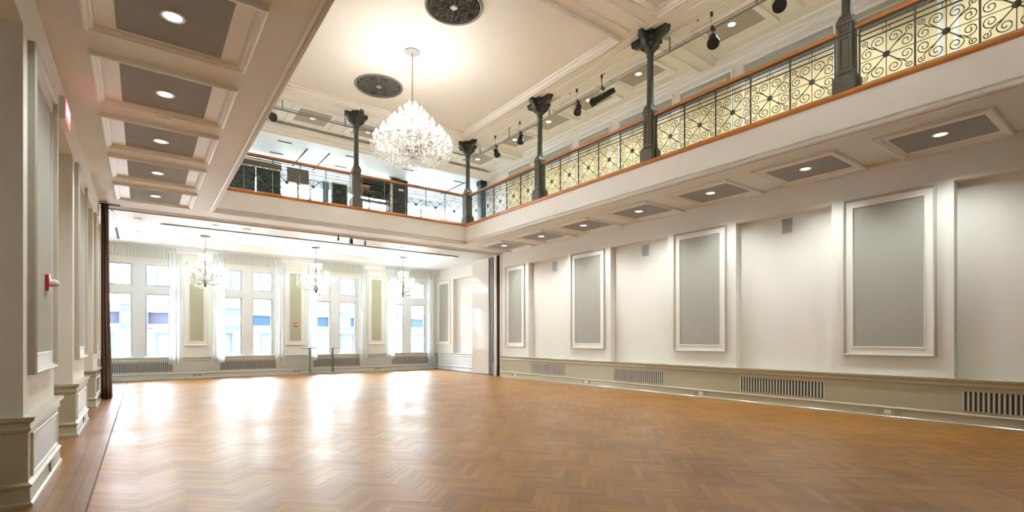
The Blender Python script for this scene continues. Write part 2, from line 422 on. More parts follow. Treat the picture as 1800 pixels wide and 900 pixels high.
# right wall panels
for i, (a, b) in enumerate(((2.737, 4.218), (6.745, 8.235), (10.73, 12.225), (14.73, 15.93))):
    wall_panel('grey fabric wall panel in white frame on right wall, %s' % ('largest and nearest', 'second from the camera', 'third from the camera', 'smallest, beside the folding partition')[i], (XR1, a, 1.155), (0,1,0), (0,0,1), (-1,0,0), b-a, 4.26-1.155, 1.0, edge=EDGE)
wall_panel('tall pale framed panel on right wall beyond the folding partition', (XB1, 20.99, 1.18), (0,1,0), (0,0,1), (-1,0,0), 1.26, 3.11, 1)
for i, (a, b) in enumerate(((6.40, 7.90), (10.40, 11.92), (14.3, 15.55))):
    wall_panel('framed wall panel high on the left wall, %s' % ('nearest pier with the alarm strobe', 'middle pier past the exit sign', 'far pier beside the brown curtain')[i], (XL1, a, 1.16), (0,1,0), (0,0,1), (1,0,0), b-a, 3.10, 1.1, edge=EDGE)

# grilles
def grille(label, axis, x, a, b, z0, z1, n, m_slat=SLAT, m_back=SLATD):
    if axis == 'y': # on a wall facing -x
        t = thing('vent_grille', label, 'vent grille', (x, (a+b)/2, z0)); hw = (b-a)/2; h = z1-z0
        bm = bmesh.new(); sweep(bm, (0,-hw,0), (0,1,0), (0,0,1), (-1,0,0), 2*hw, h, [(0,0),(0,.008),(.02,.008),(.02,0)]); mk('frame', bm, SAGE, t)
        boxes('backing', [(-.002, 0, -hw+.01, hw-.01, .01, h-.01)], m_back, t)
        st = 2*(hw-.02)/n; bm = bmesh.new(); box(bm, -.009, -.001, -st*.22, st*.22, .02, h-.02); me = None
        for k in range(n+1):
            y = -hw+.02+st*k
            if me is None: o = mk('slat', bm, m_slat, t, loc=(0,y,0)); me = o.data
            else: ob('slat', me, t, (0,y,0))
    else:
        t = thing('vent_grille', label, 'vent grille', ((a+b)/2, x, z0)); hw = (b-a)/2; h = z1-z0
        bm = bmesh.new(); sweep(bm, (-hw,0,0), (1,0,0), (0,0,1), (0,-1,0), 2*hw, h, [(0,0),(0,.008),(.02,.008),(.02,0)]); mk('frame', bm, SAGE, t)
        boxes('backing', [(-hw+.01, hw-.01, -.002, 0, .01, h-.01)], m_back, t)
        st = 2*(hw-.02)/n; bm = bmesh.new(); box(bm, -st*.25, st*.25, -.009, -.001, .02, h-.02); me = None
        for k in range(n+1):
            xx = -hw+.02+st*k
            if me is None: o = mk('slat', bm, m_slat, t, loc=(xx,0,0)); me = o.data
            else: ob('slat', me, t, (xx,0,0))
gy = XR0+.035
grille('slatted vent grille in right wainscot, nearest, cut by the photo edge', 'y', gy, .53, 2.37, .24, .61, 28)
grille('slatted vent grille in right wainscot under the second niche from camera', 'y', gy, 4.51, 6.345, .24, .61, 28)
grille('slatted vent grille in right wainscot, third from camera', 'y', gy, 8.47, 10.28, .24, .61, 28)
grille('slatted vent grille in right wainscot nearest the folding partition', 'y', gy, 12.4, 14.25, .24, .61, 28)
for i, (a, b) in enumerate(((-.92, .93), (2.42, 4.42), (5.88, 7.9), (9.38, 11.29))):
    grille('radiator grille below the %s window from the left' % ordn(i), 'x', 22.20+.035, a, b, .27, .63, 30, mat('radiator_grille_slat', (.42,.44,.42), .4), mat('radiator_grille_back', (.10,.11,.115), .9))
# outlets
def outlet(label, y=None, x=None, n=3):
    t = thing('outlet_plate', label, 'outlet', (XR0+.02, y, .11) if x is None else (x, 22.2+.02, .11), 0 if x is None else PI/2)
    if x is not None: t.rotation_euler = (0,0,PI/2)
    boxes('plate', [(-.008, 0, -.18, -.11, -.05, .05)], GREYM, t); boxes('plate', [(-.008, 0, .11, .18, -.05, .05)], GREYM, t)
    boxes('cover', [(-.016, 0, -.05, .05, -.03, .045)], TRIMW, t)
for y, l in ((3.43,'nearest the camera'),(7.36,'second from the camera'),(11.40,'third from the camera'),(15.15,'beside the folding partition')):
    outlet('row of three outlets in the right baseboard, %s' % l, y=y)
for x, l in ((1.67,'left'),(5.2,'middle, behind the tall tables'),(8.72,'right')):
    t = thing('outlet_plate', 'small outlet box in the baseboard of the window wall, %s' % l, 'outlet', (x, 22.2+.02, .11))
    boxes('plate', [(-.13, -.04, -.008, 0, -.04, .04)], GREYM, t); boxes('plate', [(.04, .13, -.008, 0, -.04, .04)], GREYM, t); boxes('cover', [(-.03,.03,-.012,0,-.03,.03)], STEEL, t)
# niche wall speakers
for y, l in ((5.41,'nearest niche, largest in view'),(9.35,'middle niche'),(13.28,'far niche by the partition')):
    t = thing('wall_speaker', 'small grey square wall speaker high in the %s' % l, 'speaker', (XRN, y, 3.84))
    boxes('housing', [(-.02, 0, -.125, .125, 0, .35)], TRIMW, t); boxes('speaker_mesh', [(-.026, -.018, -.11, .11, .015, .335)], GREYM, t)

# ================================================================== BALCONY SLAB + SOFFITS
VX0, VX1, VY0, VY1 = 1.49, 9.36, -.75, 15.45
slab = [(-2.5, VX0, -5, 16.3, ZS, 5.5), (VX1, 12.4, -5, 16.3, ZS, 5.5), (VX0, VX1, VY1, 16.3, ZS, 5.5), (VX0, VX1, -5, VY0, ZS, 5.5)]
soff = struct('balcony_soffit', slab, SOFF)
struct('ceiling_annex', [(-2.5,.45,16.42,22.7,4.8,5.5),(10.3,12.4,16.42,22.7,4.8,5.5),(.45,10.3,16.42,17.7,4.8,5.5),(.45,10.3,21.25,22.7,4.8,5.5),(.45,10.3,17.7,21.25,4.97,5.5)], CEILB)
bm = bmesh.new(); sweep(bm, (.45,17.7,4.8), (1,0,0), (0,1,0), (0,0,-1), 9.85, 3.55, [(-.03,0),(-.03,.02),(.03,.03),(.05,-.02),(.13,-.03),(.14,-.17)]); mk('trim_1', bm, TRIMW, kind='structure')
struct('partition_track', [(-1.3, 11.45, 16.30, 16.42, 4.82, 5.5)], TRIMW)
bm = bmesh.new(); box(bm, -1.3, 11.45, 16.24, 16.30, 4.835, 4.86); box(bm, -1.3, 11.45, 16.42, 16.48, 4.785, 4.81); mk('trim_2', bm, TRIMW, kind='structure')
# cornice on back room wall
bm = bmesh.new(); extr(bm, [(YB,4.62),(YB-.05,4.64),(YB-.07,4.72),(YB-.16,4.78),(YB-.17,4.8),(YB,4.8)], 'x', -1.35, XB1); mk('trim_3', bm, CEILB, kind='structure')
CP = [(0,0),(0,.05),(.02,.065),(.04,.06),(.05,.045),(.075,.045),(.095,.02),(.10,0)]
def coffer(parent, x0, x1, y0, y1, z, mf, mp, ins=(.22,.14), k=1.0):
    t = bmesh.new(); sweep(t, (x0,y0,z), (1,0,0), (0,1,0), (0,0,-1), x1-x0, y1-y0, [(a*k,b*k*.9) for a,b in CP]); t = mk('coffer', t, mf, parent)
    boxes('coffer_panel', [(x0+ins[0]+.06, x1-ins[0]-.06, y0+ins[1], y1-ins[1], z-.008, z+.002)], mp, t)
    bm = bmesh.new(); box(bm, x0+.10*k, x1-.10*k, y0+.10*k, y1-.10*k, z-.006, z+.001); mk('border_band', bm, TRIMW, t)
YR = [2.47, 4.55, 6.60, 8.67, 10.73, 12.68, 14.78]
YL = [6.29, 8.35, 10.39, 12.43, 14.48]
def downlight(label, x, y, z, r=.12, p=P_DOWN, col=WARM, light=True, group=None):
    t = thing('ceiling_downlight', label, 'downlight', (x, y, z-.008), group=group)
    bm = bmesh.new(); lathe(bm, [(r*.72,.004),(r*.72,-.006),(r*.8,-.016),(r,-.012),(r,.0)], 20); mk('trim_ring', bm, TRIMW, t, smooth=True)
    bm = bmesh.new(); lathe(bm, [(0,-.007),(r*.74,-.007),(r*.74,-.003)], 16); mk('lens', bm, DOWNG, t)
    if light:
        l = bpy.data.lights.new('downlight', 'SPOT'); l.energy = p; l.color = col; l.spot_size = math.radians(130); l.spot_blend = .8; l.shadow_soft_size = .08
        o = bpy.data.objects.new('downlight_lamp', l); o.location = (0,0,-.04); o.parent = t; C.objects.link(o)
for i, y in enumerate(YR):
    coffer(soff, 9.87, 11.43, y-.75, y+.75, ZS, TRIMW, TAUPE)
    downlight('round downlight in right balcony soffit, %s coffer from the folding partition' % ordn(6-i), 10.53, y, ZS, .115)
for i, y in enumerate([2.2, 4.25]+YL):
    coffer(soff, -.50, 1.04, y-.755, y+.755, ZS, TRIMW, TAUPE)
    if y > 5: downlight('round downlight in left balcony soffit, %s coffer counted from the windows' % ordn(6-i), .26, y, ZS, .115)
t = thing('air_diffuser', 'small white rectangular diffuser on left soffit between two coffers', 'vent', (.265, 9.34, ZS))
boxes('frame', [(-.1,.1,-.075,.075,-.015,0)], TRIMW, t); boxes('louvre', [(-.08,.08,-.05,-.02,-.02,-.015)], CEILB, t); boxes('louvre', [(-.08,.08,.02,.05,-.02,-.015)], CEILB, t)
# fascia mouldings round the void (bottom bead) and orange nosing (top)
bm = bmesh.new()
PFb = [(0,0),(-.05,0),(-.06,.02),(-.05,.04),(-.03,.05),(-.03,.09),(-.045,.10),(-.02,.13),(0,.13)]
rings = []
for d, z in PFb:
    rings.append([bm.verts.new(p) for p in ((VX0-d,VY0-d,ZS+z-.005),(VX1+d,VY0-d,ZS+z-.005),(VX1+d,VY1+d,ZS+z-.005),(VX0-d,VY1+d,ZS+z-.005))])
for r0, r1 in zip(rings, rings[1:]):
    for i in range(4): bm.faces.new((r0[i],r0[(i+1)%4],r1[(i+1)%4],r1[i]))
mk('trim_4', bm, mat('bead_shade_greige', (.66, .63, .57), .5), kind='structure')  # greige puts the shade of the far run into the bead colour
struct('balcony_fascia', [(VX0-.02,VX0+.012,VY0,VY1,ZS+.12,5.5),(VX1-.012,VX1+.02,VY0,VY1,ZS+.12,5.5),(VX0,VX1,VY1-.012,VY1+.02,ZS+.12,5.5),(VX0,VX1,VY0-.02,VY0+.012,ZS+.12,5.5)], PAINT2)
bm = bmesh.new()
for a, b in ((VX0-.06, VX0-.02), (VX1+.02, VX1+.06)): box(bm, a, b, VY0, VY1, ZS-.014, ZS+.001)
box(bm, VX0, VX1, VY1+.03, VY1+.06, ZS-.014, ZS+.001)
mk('trim_12', bm, TRIMW, kind='structure')
bm = bmesh.new(); rings = []
for d, z in [(.3,5.485),(-.03,5.485),(-.06,5.497),(-.073,5.525),(-.066,5.555),(-.03,5.575),(.3,5.575)]:
    rings.append([bm.verts.new(p) for p in ((VX0-d,VY0-d,z),(VX1+d,VY0-d,z),(VX1+d,VY1+d,z),(VX0-d,VY1+d,z))])
for r0, r1 in zip(rings, rings[1:]):
    for i in range(4): bm.faces.new((r0[i],r0[(i+1)%4],r1[(i+1)%4],r1[i]))
mk('trim_5', bm, RAILW, kind='structure')
struct('floor_gallery', [(-2.5,VX0-.25,-5,22.7,5.5,ZU),(VX1+.25,12.4,-5,22.7,5.5,ZU),(VX0-.25,VX1+.25,VY1+.25,22.7,5.5,ZU),(VX0-.25,VX1+.25,-5,VY0-.25,5.5,ZU)], mat('gallery_carpet', (.35,.30,.24), .9, bump=.2))

# ================================================================== UPPER WALLS AND CEILING
XG = 12.0
wall_gallery = struct('wall_gallery', [(XG, 12.4, -5, 18.0, ZU, 8.9)], PAINT)
struct('wall_gallery_left', [(-2.5, -1.1, -5, 22.7, ZU, 8.9)], PAINT)
struct('wall_upper_right', [(XG, 12.4, 18.0, 22.7, ZU, 8.9)], CEILB)
UPW = [-2.5]+[v for c in (0.5, 3.1, 5.8, 8.4, 11.0) for v in (c-1.2, c+1.2)]+[12.4]
wu = [(-2.5,12.4,YB,22.7,4.8,6.2),(-2.5,12.4,YB,22.7,8.05,8.9)]
for i in range(0, len(UPW), 2): wu.append((UPW[i], UPW[i+1], YB, 22.7, 6.2, 8.05))
struct('wall_back_upper', wu, CEILB)
for i, c in enumerate((0.5, 3.1, 5.8, 8.4, 11.0)):
    win = ob('window_%d' % (i+5), None, None, (c, YB+.1, 0), kind='structure')
    boxes('window_frame', [(-1.2,-1.13,-.05,.05,6.2,8.05),(1.13,1.2,-.05,.05,6.2,8.05),(-.05,.05,-.05,.05,6.28,7.98),(-1.13,1.13,-.05,.05,7.98,8.05),(-1.13,1.13,-.05,.05,6.2,6.28)], FRW, win)
    boxes('pane', [(-1.13,-.05,-.004,.004,6.28,7.98)], GLASS, win); boxes('pane', [(.05,1.13,-.004,.004,6.28,7.98)], GLASS, win)
ceil = struct('ceiling', [(-2.5, 12.4, -5, 17.95, 8.60, 8.9)], CEILW)
cb = struct('ceiling_upper_back', [(-2.5, 12.4, 17.95, 22.7, 8.20, 8.9)], CEILB)
bm = bmesh.new(); extr(bm, [(17.95,8.20),(17.90,8.20),(17.89,8.26),(17.84,8.28),(17.80,8.38),(17.72,8.42),(17.70,8.50),(17.95,8.50)], 'x', -1.1, XG); mk('trim_6', bm, CEILW, kind='structure')
bm = bmesh.new(); extr(bm, [(YB,8.06),(YB-.06,8.07),(YB-.08,8.10),(YB-.18,8.14),(YB-.2,8.2),(YB,8.2)], 'x', -1.1, XG); mk('trim_7', bm, CEILB, kind='structure')
# gallery wall cornice
bm = bmesh.new(); extr(bm, [(XG,8.40),(XG-.03,8.42),(XG-.05,8.47),(XG-.11,8.49),(XG-.13,8.53),(XG-.22,8.56),(XG-.26,8.60),(XG,8.60)], 'y', -5, 17.95); mk('trim_8', bm, TRIMW, kind='structure')
# ring beams between the columns, with beads
beams = []
ZB = 8.52
for ya, yb in ((-5, 17.95),):
    beams += [(9.0, 9.86, ya, yb, ZB, 8.60), (1.0, 1.86, ya, yb, ZB, 8.60)]
for yc in (-.6, 7.47):
    beams += [(1.86, 9.0, yc-.55, yc+.55, ZB, 8.60)]
beams += [(1.86, 9.0, 15.05, 15.95, ZB, 8.60)]
for yc in (-.6, 3.44+0, 7.47,): pass
beams += [(9.86, XG, 7.3, 7.68, 8.50, 8.60), (9.86, XG, -.8, -.42, 8.50, 8.60), (9.86, XG, 15.45, 15.75, 8.50, 8.60)]
struct('ceiling_beam', beams, CEILW)
def ring(name, x0, x1, y0, y1, z, prof, m):
    bm = bmesh.new(); sweep(bm, (x0,y0,z), (1,0,0), (0,1,0), (0,0,-1), x1-x0, y1-y0, prof); return mk(name, bm, m, kind='structure')
RP = [(0,0),(0,.05),(.03,.085),(.06,.08),(.07,.05),(.10,.045),(.12,-.02),(.16,-.04),(.17,-.08)]
for n_, (y0, y1) in enumerate(((-.05+.0, 6.92), (8.02, 15.05))):
    ring('trim_%d' % (9+n_), 1.86-.06, 9.0+.06, y0-.06, y1+.06, ZB, RP, CEILW)
# beads on the ring beams
bm = bmesh.new()
for x in (9.20, 9.42, 9.80): box(bm, x-.012, x+.012, -5, 17.7, ZB-.02, ZB)
for x in (1.1, 1.48, 1.7): box(bm, x-.012, x+.012, -5, 17.7, ZB-.02, ZB)
for y in (7.25, 7.68): box(bm, 1.9, 9.0, y-.012, y+.012, ZB-.02, ZB)
for y in (15.2, 15.42, 15.86): box(bm, 1.9, 9.0, y-.012, y+.012, ZB-.02, ZB)
for yc in (-.61, 7.49, 15.6):
    for sg in (-1, 1):
        extr(bm, [(yc+sg*.14,8.50),(yc+sg*.16,8.44),(yc+sg*.21,8.44),(yc+sg*.23,8.50),(yc+sg*.28,8.52),(yc+sg*.30,8.60),(yc+sg*.14,8.60)], 'x', 9.86, 11.76)
mk('trim_11', bm, CEILW, kind='structure')
# upper coffers
UY = [-1.8+0, .1, 2.3, 4.25, 6.2, 8.85, 10.70, 12.55, 14.40]
UD = []
for i, y in enumerate(UY):
    coffer(ceil, 10.24, 11.43, y-.73, y+.73, 8.60, CEILW, TAUPE2, (.20,.18))
for y in (2.3, 4.25, 6.2, 8.85, 10.70, 12.55, 14.40): UD.append((10.73, y))
for i, x in enumerate((2.6, 4.44, 6.28, 8.12)):
    coffer(ceil, x-.73, x+.73, 16.15, 17.55, 8.60, CEILW, TAUPE2, (.18,.18))
coffer(ceil, 10.0, 11.43, 16.15, 17.55, 8.60, CEILW, TAUPE2, (.18,.18))
for i, (x, y) in enumerate(UD):
    downlight('round downlight in the upper gallery ceiling, %s coffer from the far corner' % ordn(7-i), x, y, 8.60, .10, P_DOWN_UP)
for i, x in enumerate((2.6, 4.44, 6.28, 8.12)):
    downlight('round downlight in the ceiling strip behind back railing, %s from the left' % ordn(i), x, 16.85, 8.60, .10, P_DOWN_UP)
downlight('round downlight in the upper ceiling corner coffer behind the corner column', 10.72, 16.85, 8.60, .10, P_DOWN_UP)
# slot diffusers
for x, y in ((3.94,18.43),(3.94,19.72),(6.25,18.46),(6.25,19.8),(8.54,18.55),(10.92,18.7),(8.54,19.9)):
    boxes('slot_diffuser', [(x-.22, x+.22, y-.035, y+.035, 8.188, 8.201)], DARK, cb)
for x in (4.72, 5.49, 11.2): boxes('slot_or_shade_line', [(x-.022, x+.022, 18.6, 20.85, 8.186, 8.201)], DARK, cb)
# gallery wall: framed panels and double doors
PFG = [(0,0),(0,.035),(.02,.05),(.04,.04),(.06,.02),(.07,.0)]
gal = [(4.56,6.66,1),(6.89,8.50,0),(8.65,10.69,1),(11.0,12.47,0),(12.76,14.85,1),(15.07,16.55,0),(2.8,4.35,0),(.55,2.6,1)]
for i, (a, b, big) in enumerate(gal):
    where = ('behind the nearest column' if a == 4.56 else 'right of the nearest column' if a == .55 else 'left of the second column' if a > 8 and a < 9 else 'towards the far corner')
    if big:
        t = thing('gallery_door', 'double door with painted warm lamplight and grey transom on the upper gallery, %s' % where, 'door', (XG, (a+b)/2, ZU)); hw = (b-a)/2
        bm = bmesh.new(); sweep(bm, (0,-hw,0), (0,1,0), (0,0,1), (-1,0,0), 2*hw, 8.31-ZU, PFG+[(.09,.0),(.09,.01)]); mk('architrave', bm, TRIMW, t)
        boxes('transom', [(-.012, 0, -hw+.08, hw-.08, 2.22, 2.67)], GREYF, t)
        boxes('transom_rail', [(-.03, 0, -hw+.06, hw-.06, 2.14, 2.22)], TRIMW, t)
        for s in (-1, 1):
            y0, y1 = (.005, hw-.07) if s > 0 else (-hw+.07, -.005)
            d = boxes('door_leaf', [(-.03, 0, y0, y1, .01, 2.14)], LAMPLIT, t)
            bm = bmesh.new(); sweep(bm, (-.03,y0+.12,1.0), (0,1,0), (0,0,1), (-1,0,0), y1-y0-.24, 1.0, [(0,0),(.02,.02),(.04,.0)]); sweep(bm, (-.03,y0+.12,.15), (0,1,0), (0,0,1), (-1,0,0), y1-y0-.24, .72, [(0,0),(.02,.02),(.04,.0)]); mk('door_moulding', bm, LAMPLIT, d)
    else:
        t = thing('gallery_wall_panel', 'moulded grey panel with painted warm lamplight on the upper gallery wall, %s' % where, 'wall panel', (XG, a, ZU+.3))
        bm = bmesh.new(); sweep(bm, (0,0,0), (0,1,0), (0,0,1), (-1,0,0), b-a, 8.31-ZU-.3, PFG); mk('moulding', bm, TRIMW, t)
        bm = bmesh.new(); sweep(bm, (0,0,0), (0,1,0), (0,0,1), (-1,0,0), b-a, 8.31-ZU-.3, [(.18,.0),(.18,.02),(.2,.03),(.22,.02)], ); mk('inner_moulding', bm, LAMPLIT, t)
        boxes('panel_field', [(-.006, 0, .07, b-a-.07, .07, 1.95)], LAMPLIT, t); boxes('upper_field', [(-.006, 0, .07, b-a-.07, 1.95, 8.31-ZU-.37)], GREYF, t)
for a, b in ((6.68,6.87),(8.52,8.63),(10.72,10.97),(12.5,12.73),(14.88,15.04),(4.38,4.53),(2.63,2.77)):
    boxes('lamplit_wall_strip', [(XG-.01, XG, a, b, ZU, 7.75)], LAMPLIT, wall_gallery)  # strips carry the painted lamplight between doors and panels

# ================================================================== IRON COLUMNS
def col_parts(t):
    bm = bmesh.new(); box(bm, -.165,.165,-.165,.165,0,.27); extr(bm, [(-.165,.27),(.165,.27),(.125,.33),(-.125,.33)], 'y', -.125, .125); mk('plinth', bm, IRON2, t)
    bm = bmesh.new(); lathe(bm, [(.178,.30),(.163,.33),(.155,.95),(.172,.955),(.172,.98),(.158,.985),(.158,1.12),(.178,1.125),(.178,1.17),(.135,1.26),(.12,1.30)], 4)
    bmesh.ops.rotate(bm, verts=bm.verts, cent=(0,0,0), matrix=Matrix.Rotation(PI/4, 3, 'Z'))
    for s in (-1, 1):
        for ax in (0, 1):
            o = (s*.112, -.065, .40) if ax == 0 else (-.065, s*.112, .40); U = (0,1,0) if ax == 0 else (1,0,0); Nn = (s,0,0) if ax == 0 else (0,s,0)
            sweep(bm, o, U, (0,0,1), Nn, .13, .5, [(0,.0),(.0,.008),(.012,.012),(.02,.0)])
            sweep(bm, tuple(Vector(o)+Vector((0,0,.60))), U, (0,0,1), Nn, .13, .12, [(0,.0),(.0,.010),(.02,.018),(.05,.005)], True)
    mk('pedestal', bm, IRON2, t)
    bm = bmesh.new(); lathe(bm, [(.11,1.27),(.085,1.30),(.085,1.34),(.078,1.36),(.068,2.42),(.085,2.44),(.085,2.47),(.068,2.49),(.075,2.56)], 14); mk('shaft', bm, IRON, t, smooth=True)
    bm = bmesh.new(); lathe(bm, [(.075,2.5),(.12,2.56),(.10,2.62),(.15,2.72),(.13,2.80),(.17,2.86),(.17,2.96)], 12); box(bm,-.19,.19,-.19,.19,2.90,2.955); box(bm,-.09,.09,-.50,.50,2.925,2.96); mk('capital', bm, IRON, t)
    for k in range(4):
        bm = bmesh.new(); L = .50 if k % 2 else .34
        extr(bm, [(.08,2.52),(.14,2.60),(.22,2.66),(.27,2.76),(L-.06,2.80),(L,2.84),(L+.02,2.955),(.08,2.955)], 'y', -.055, .055)
        for q in (.16, .26): lathe(bm, [(0,-.07),(.045,-.07),(.045,.07),(0,.07)], 8, (0,0,0)) if False else None
        bmesh.ops.rotate(bm, verts=bm.verts, cent=(0,0,0), matrix=Matrix.Rotation(k*PI/2, 3, 'Z')); br = mk('bracket', bm, IRON, t)
        bm = bmesh.new()
        for rr, px_, pz_ in ((.055,.20,2.74),(.045,.31,2.87)):
            vs_ = []
            for sd in (-.075,.075): vs_.append([bm.verts.new((px_+rr*math.cos(2*PI*i/10), sd, pz_+rr*math.sin(2*PI*i/10))) for i in range(10)])
            for i in range(10): bm.faces.new((vs_[0][i], vs_[0][(i+1)%10], vs_[1][(i+1)%10], vs_[1][i]))
            bm.faces.new(vs_[0]); bm.faces.new(vs_[1])
        bmesh.ops.rotate(bm, verts=bm.verts, cent=(0,0,0), matrix=Matrix.Rotation(k*PI/2, 3, 'Z')); mk('volute', bm, IRON, br)
def copy_tree(o, loc=None, label=None, parent=None):
    c = o.copy(); C.objects.link(c)
    if parent: c.parent = parent
    if loc is not None: c.location = loc
    if label: c['label'] = label
    for ch in list(o.children): copy_tree(ch, parent=c)
    return c
XC = 9.47; YC = 15.55
c0 = thing('iron_column', 'slender dark iron column at the far right corner of the balcony', 'column', (XC, YC, 5.565), group='iron balcony columns'); col_parts(c0)
for (x, y), l in (((XC, 11.47), 'green-grey iron column on right railing, next after the corner one'), ((XC, 7.47), 'green-grey iron column on right railing, with the clearest bracketed capital'), ((XC, 3.44), 'nearest iron column, wide panelled pedestal, capital above the frame'), ((5.40, YC), 'iron column on the back railing, left of the big chandelier')):
    copy_tree(c0, (x, y, 5.565), l)

# ================================================================== RAILINGS
# one scroll panel .74 wide, .68 high, in local x (along) z (up)
MW, MH = .735, .70
def spiral(cx, cz, r, a0, turns, sgn, n=16):
    return [(cx+r*(1-.82*k/n)*math.cos(a0+sgn*turns*2*PI*k/n), 0, cz+r*(1-.82*k/n)*math.sin(a0+sgn*turns*2*PI*k/n)) for k in range(n+1)]
bm = bmesh.new(); hw, hh = MW/2, MH/2; tr = .0075
tube(bm, [(-hw,0,0),(hw,0,0)], .007, 4); tube(bm, [(0,0,-hh),(0,0,hh+.2)], .006, 4)
for sx in (-1, 1):
    for sz in (-1, 1):
        tube(bm, [(0,0,0),(sx*.17,0,sz*.165)], .009, 4)
        # outer pair of scrolls: toward vertical bar and toward side
        A = [(.17,.165),(.20,.20),(.20,.25)]
        def M(pts): return [(sx*p[0], 0, sz*p[2]) for p in pts]
        s1 = spiral(.108, .232, .095, math.radians(-20), 1.45, 1, 26)
        tube(bm, M([(.12,0,.12),(.165,0,.17)]+s1), tr, 4)
        s2 = spiral(.258, .103, .09, math.radians(110), 1.45, -1, 26)
        tube(bm, M([(.12,0,.12),(.20,0,.165)]+s2), tr, 4)
        s3 = spiral(.298, .278, .052, math.radians(235), 1.4, -1)
        tube(bm, M([(.205,0,.175),(.245,0,.215)]+s3), tr, 4)
        s4 = spiral(.30, .20, .035, math.radians(120), 1.0, 1, 10)
# little loop on the top bars
tube(bm, [(.05*math.cos(a*PI/8),0,hh+.05+.05*math.sin(a*PI/8)) for a in range(-1, 10)], .006, 4)
SCROLL = bpy.data.meshes.new('scroll_panel'); bm.to_mesh(SCROLL); bm.free(); SCROLL.materials.append(IRON)
bm = bmesh.new()
for k in range(8):
    a = k*PI/4; lathe(bm, [(0,-.01),(.016,0),(0,.01)], 5, (0,0,0)) if False else None
lathe(bm, [(0,-.022),(.02,-.02),(.05,-.01),(.055,0),(.05,.01),(.02,.02),(0,.022)], 8)
bmesh.ops.rotate(bm, verts=bm.verts, cent=(0,0,0), matrix=Matrix.Rotation(PI/2, 3, 'X'))
ROS = bpy.data.meshes.new('rosette'); bm.to_mesh(ROS); bm.free(); ROS.materials.append(IRON)
def railing(label, x, y, L, rz):
    """local x along the run, from 0 to L, between two columns"""
    t = thing('balcony_railing', label, 'railing', (x, y, 5.575), rz, 'balcony railings')
    n = 5; e = (L-n*MW)/2
    bm = bmesh.new()
    prof = [(-.035,1.015),(.035,1.015),(.045,1.04),(.038,1.07),(0,1.08),(-.038,1.07),(-.045,1.04)]
    extr(bm, prof, 'x', .12, L-.12); mk('handrail', bm, RAILW, t)
    for z, hh_ in ((.055,.022),(.775,.016),(.86,.014),(.945,.014),(.995,.03)):
        boxes('rail_bar', [(e, L-e, -.011, .011, z-hh_/2, z+hh_/2)], IRON, t)
    for k in range(n+1):
        boxes('baluster', [(e+k*MW-.011, e+k*MW+.011, -.013, .013, 0, 1.01)], IRON, t)
    for k in range(n):
        s = ob('scroll_panel', SCROLL, t, (e+(k+.5)*MW, 0, .415)); ob('rosette', ROS, s)
for (ya, yb, l) in ((11.47, YC, 'wrought iron scroll railing on right balcony, farthest section by the corner column'), (7.47, 11.47, 'wrought iron scroll railing on right balcony, middle section'), (3.44, 7.47, 'wrought iron scroll railing on right balcony, section left of nearest column'), (-.6, 3.44, 'wrought iron scroll railing on right balcony, nearest section at photo edge')):
    railing(l, XC, ya, yb-ya, PI/2)
railing('wrought iron scroll railing on back balcony, right of the middle column', 5.40, YC, XC-5.40, 0)
railing('wrought iron scroll railing on back balcony, left of the middle column', 1.35, YC, 4.05, 0)

# ================================================================== CEILING MEDALLIONS
def medallion(label, x, y, r):
    t = thing('ceiling_medallion', label, 'ceiling grille', (x, y, 8.60))
    bm = bmesh.new(); lathe(bm, [(r*.9,-.001),(r*.92,-.03),(r*.97,-.045),(r,-.03),(r,-.001)], 40); mk('rim', bm, mat('medallion_rim', (.2,.19,.17), .5), t)
    bm = bmesh.new(); lathe(bm, [(0,-.006),(r*.93,-.006),(r*.93,0)], 32); mk('backing', bm, DARK, t)
    bm = bmesh.new()
    def tz(pts, rr=.016): tube(bm, [(p[0]*r, p[1]*r, -.02) for p in pts], rr, 4)
    for k in range(8):
        a = k*PI/4
        def ro(p, a=a): return (p[0]*math.cos(a)-p[1]*math.sin(a), p[0]*math.sin(a)+p[1]*math.cos(a))
        tz([ro(p) for p in ((.08,0),(.22,.09),(.36,.05),(.44,0),(.36,-.05),(.22,-.09),(.08,0))])
        tz([ro(p) for p in ((.44,0),(.6,.10),(.78,.09),(.9,0),(.78,-.09),(.6,-.10),(.44,0))])
        for s in (-1, 1):
            sp = [(.68+.13*(1-.8*q/12)*math.cos(q*.75+1.0), s*(.22+.11*(1-.8*q/12)*math.sin(q*.75+1.0))) for q in range(13)]
            tz([ro(p) for p in sp])
            sp = [(.45+.1*(1-.8*q/10)*math.cos(q*.8), s*(.15+.09*(1-.8*q/10)*math.sin(q*.8))) for q in range(11)]
            tz([ro(p) for p in sp], .013)
        tz([ro((.5,0)), ro((.9,0))], .012); tz([ro((.3*math.cos(PI/8), .3*math.sin(PI/8))), ro((.92*math.cos(PI/8), .92*math.sin(PI/8)))], .014)
    for rr in (.28, .5, .82):
        tz([(rr*math.cos(q*PI/16), rr*math.sin(q*PI/16)) for q in range(33)], .011)
    mk('lattice', bm, mat('medallion_iron', (.11,.105,.09), .6, metal=.1, var=.3, vscale=10), t)
    bm = bmesh.new(); lathe(bm, [(0,-.05),(.07,-.045),(.09,-.02),(.09,0)], 12); mk('boss', bm, GREYM, t)
medallion('round openwork ceiling grille nearer the back railing, left of chandelier rod', 5.38, 13.62, .66)
medallion('round openwork ceiling grille cut by the top edge of the photo', 5.38, 9.40, .62)

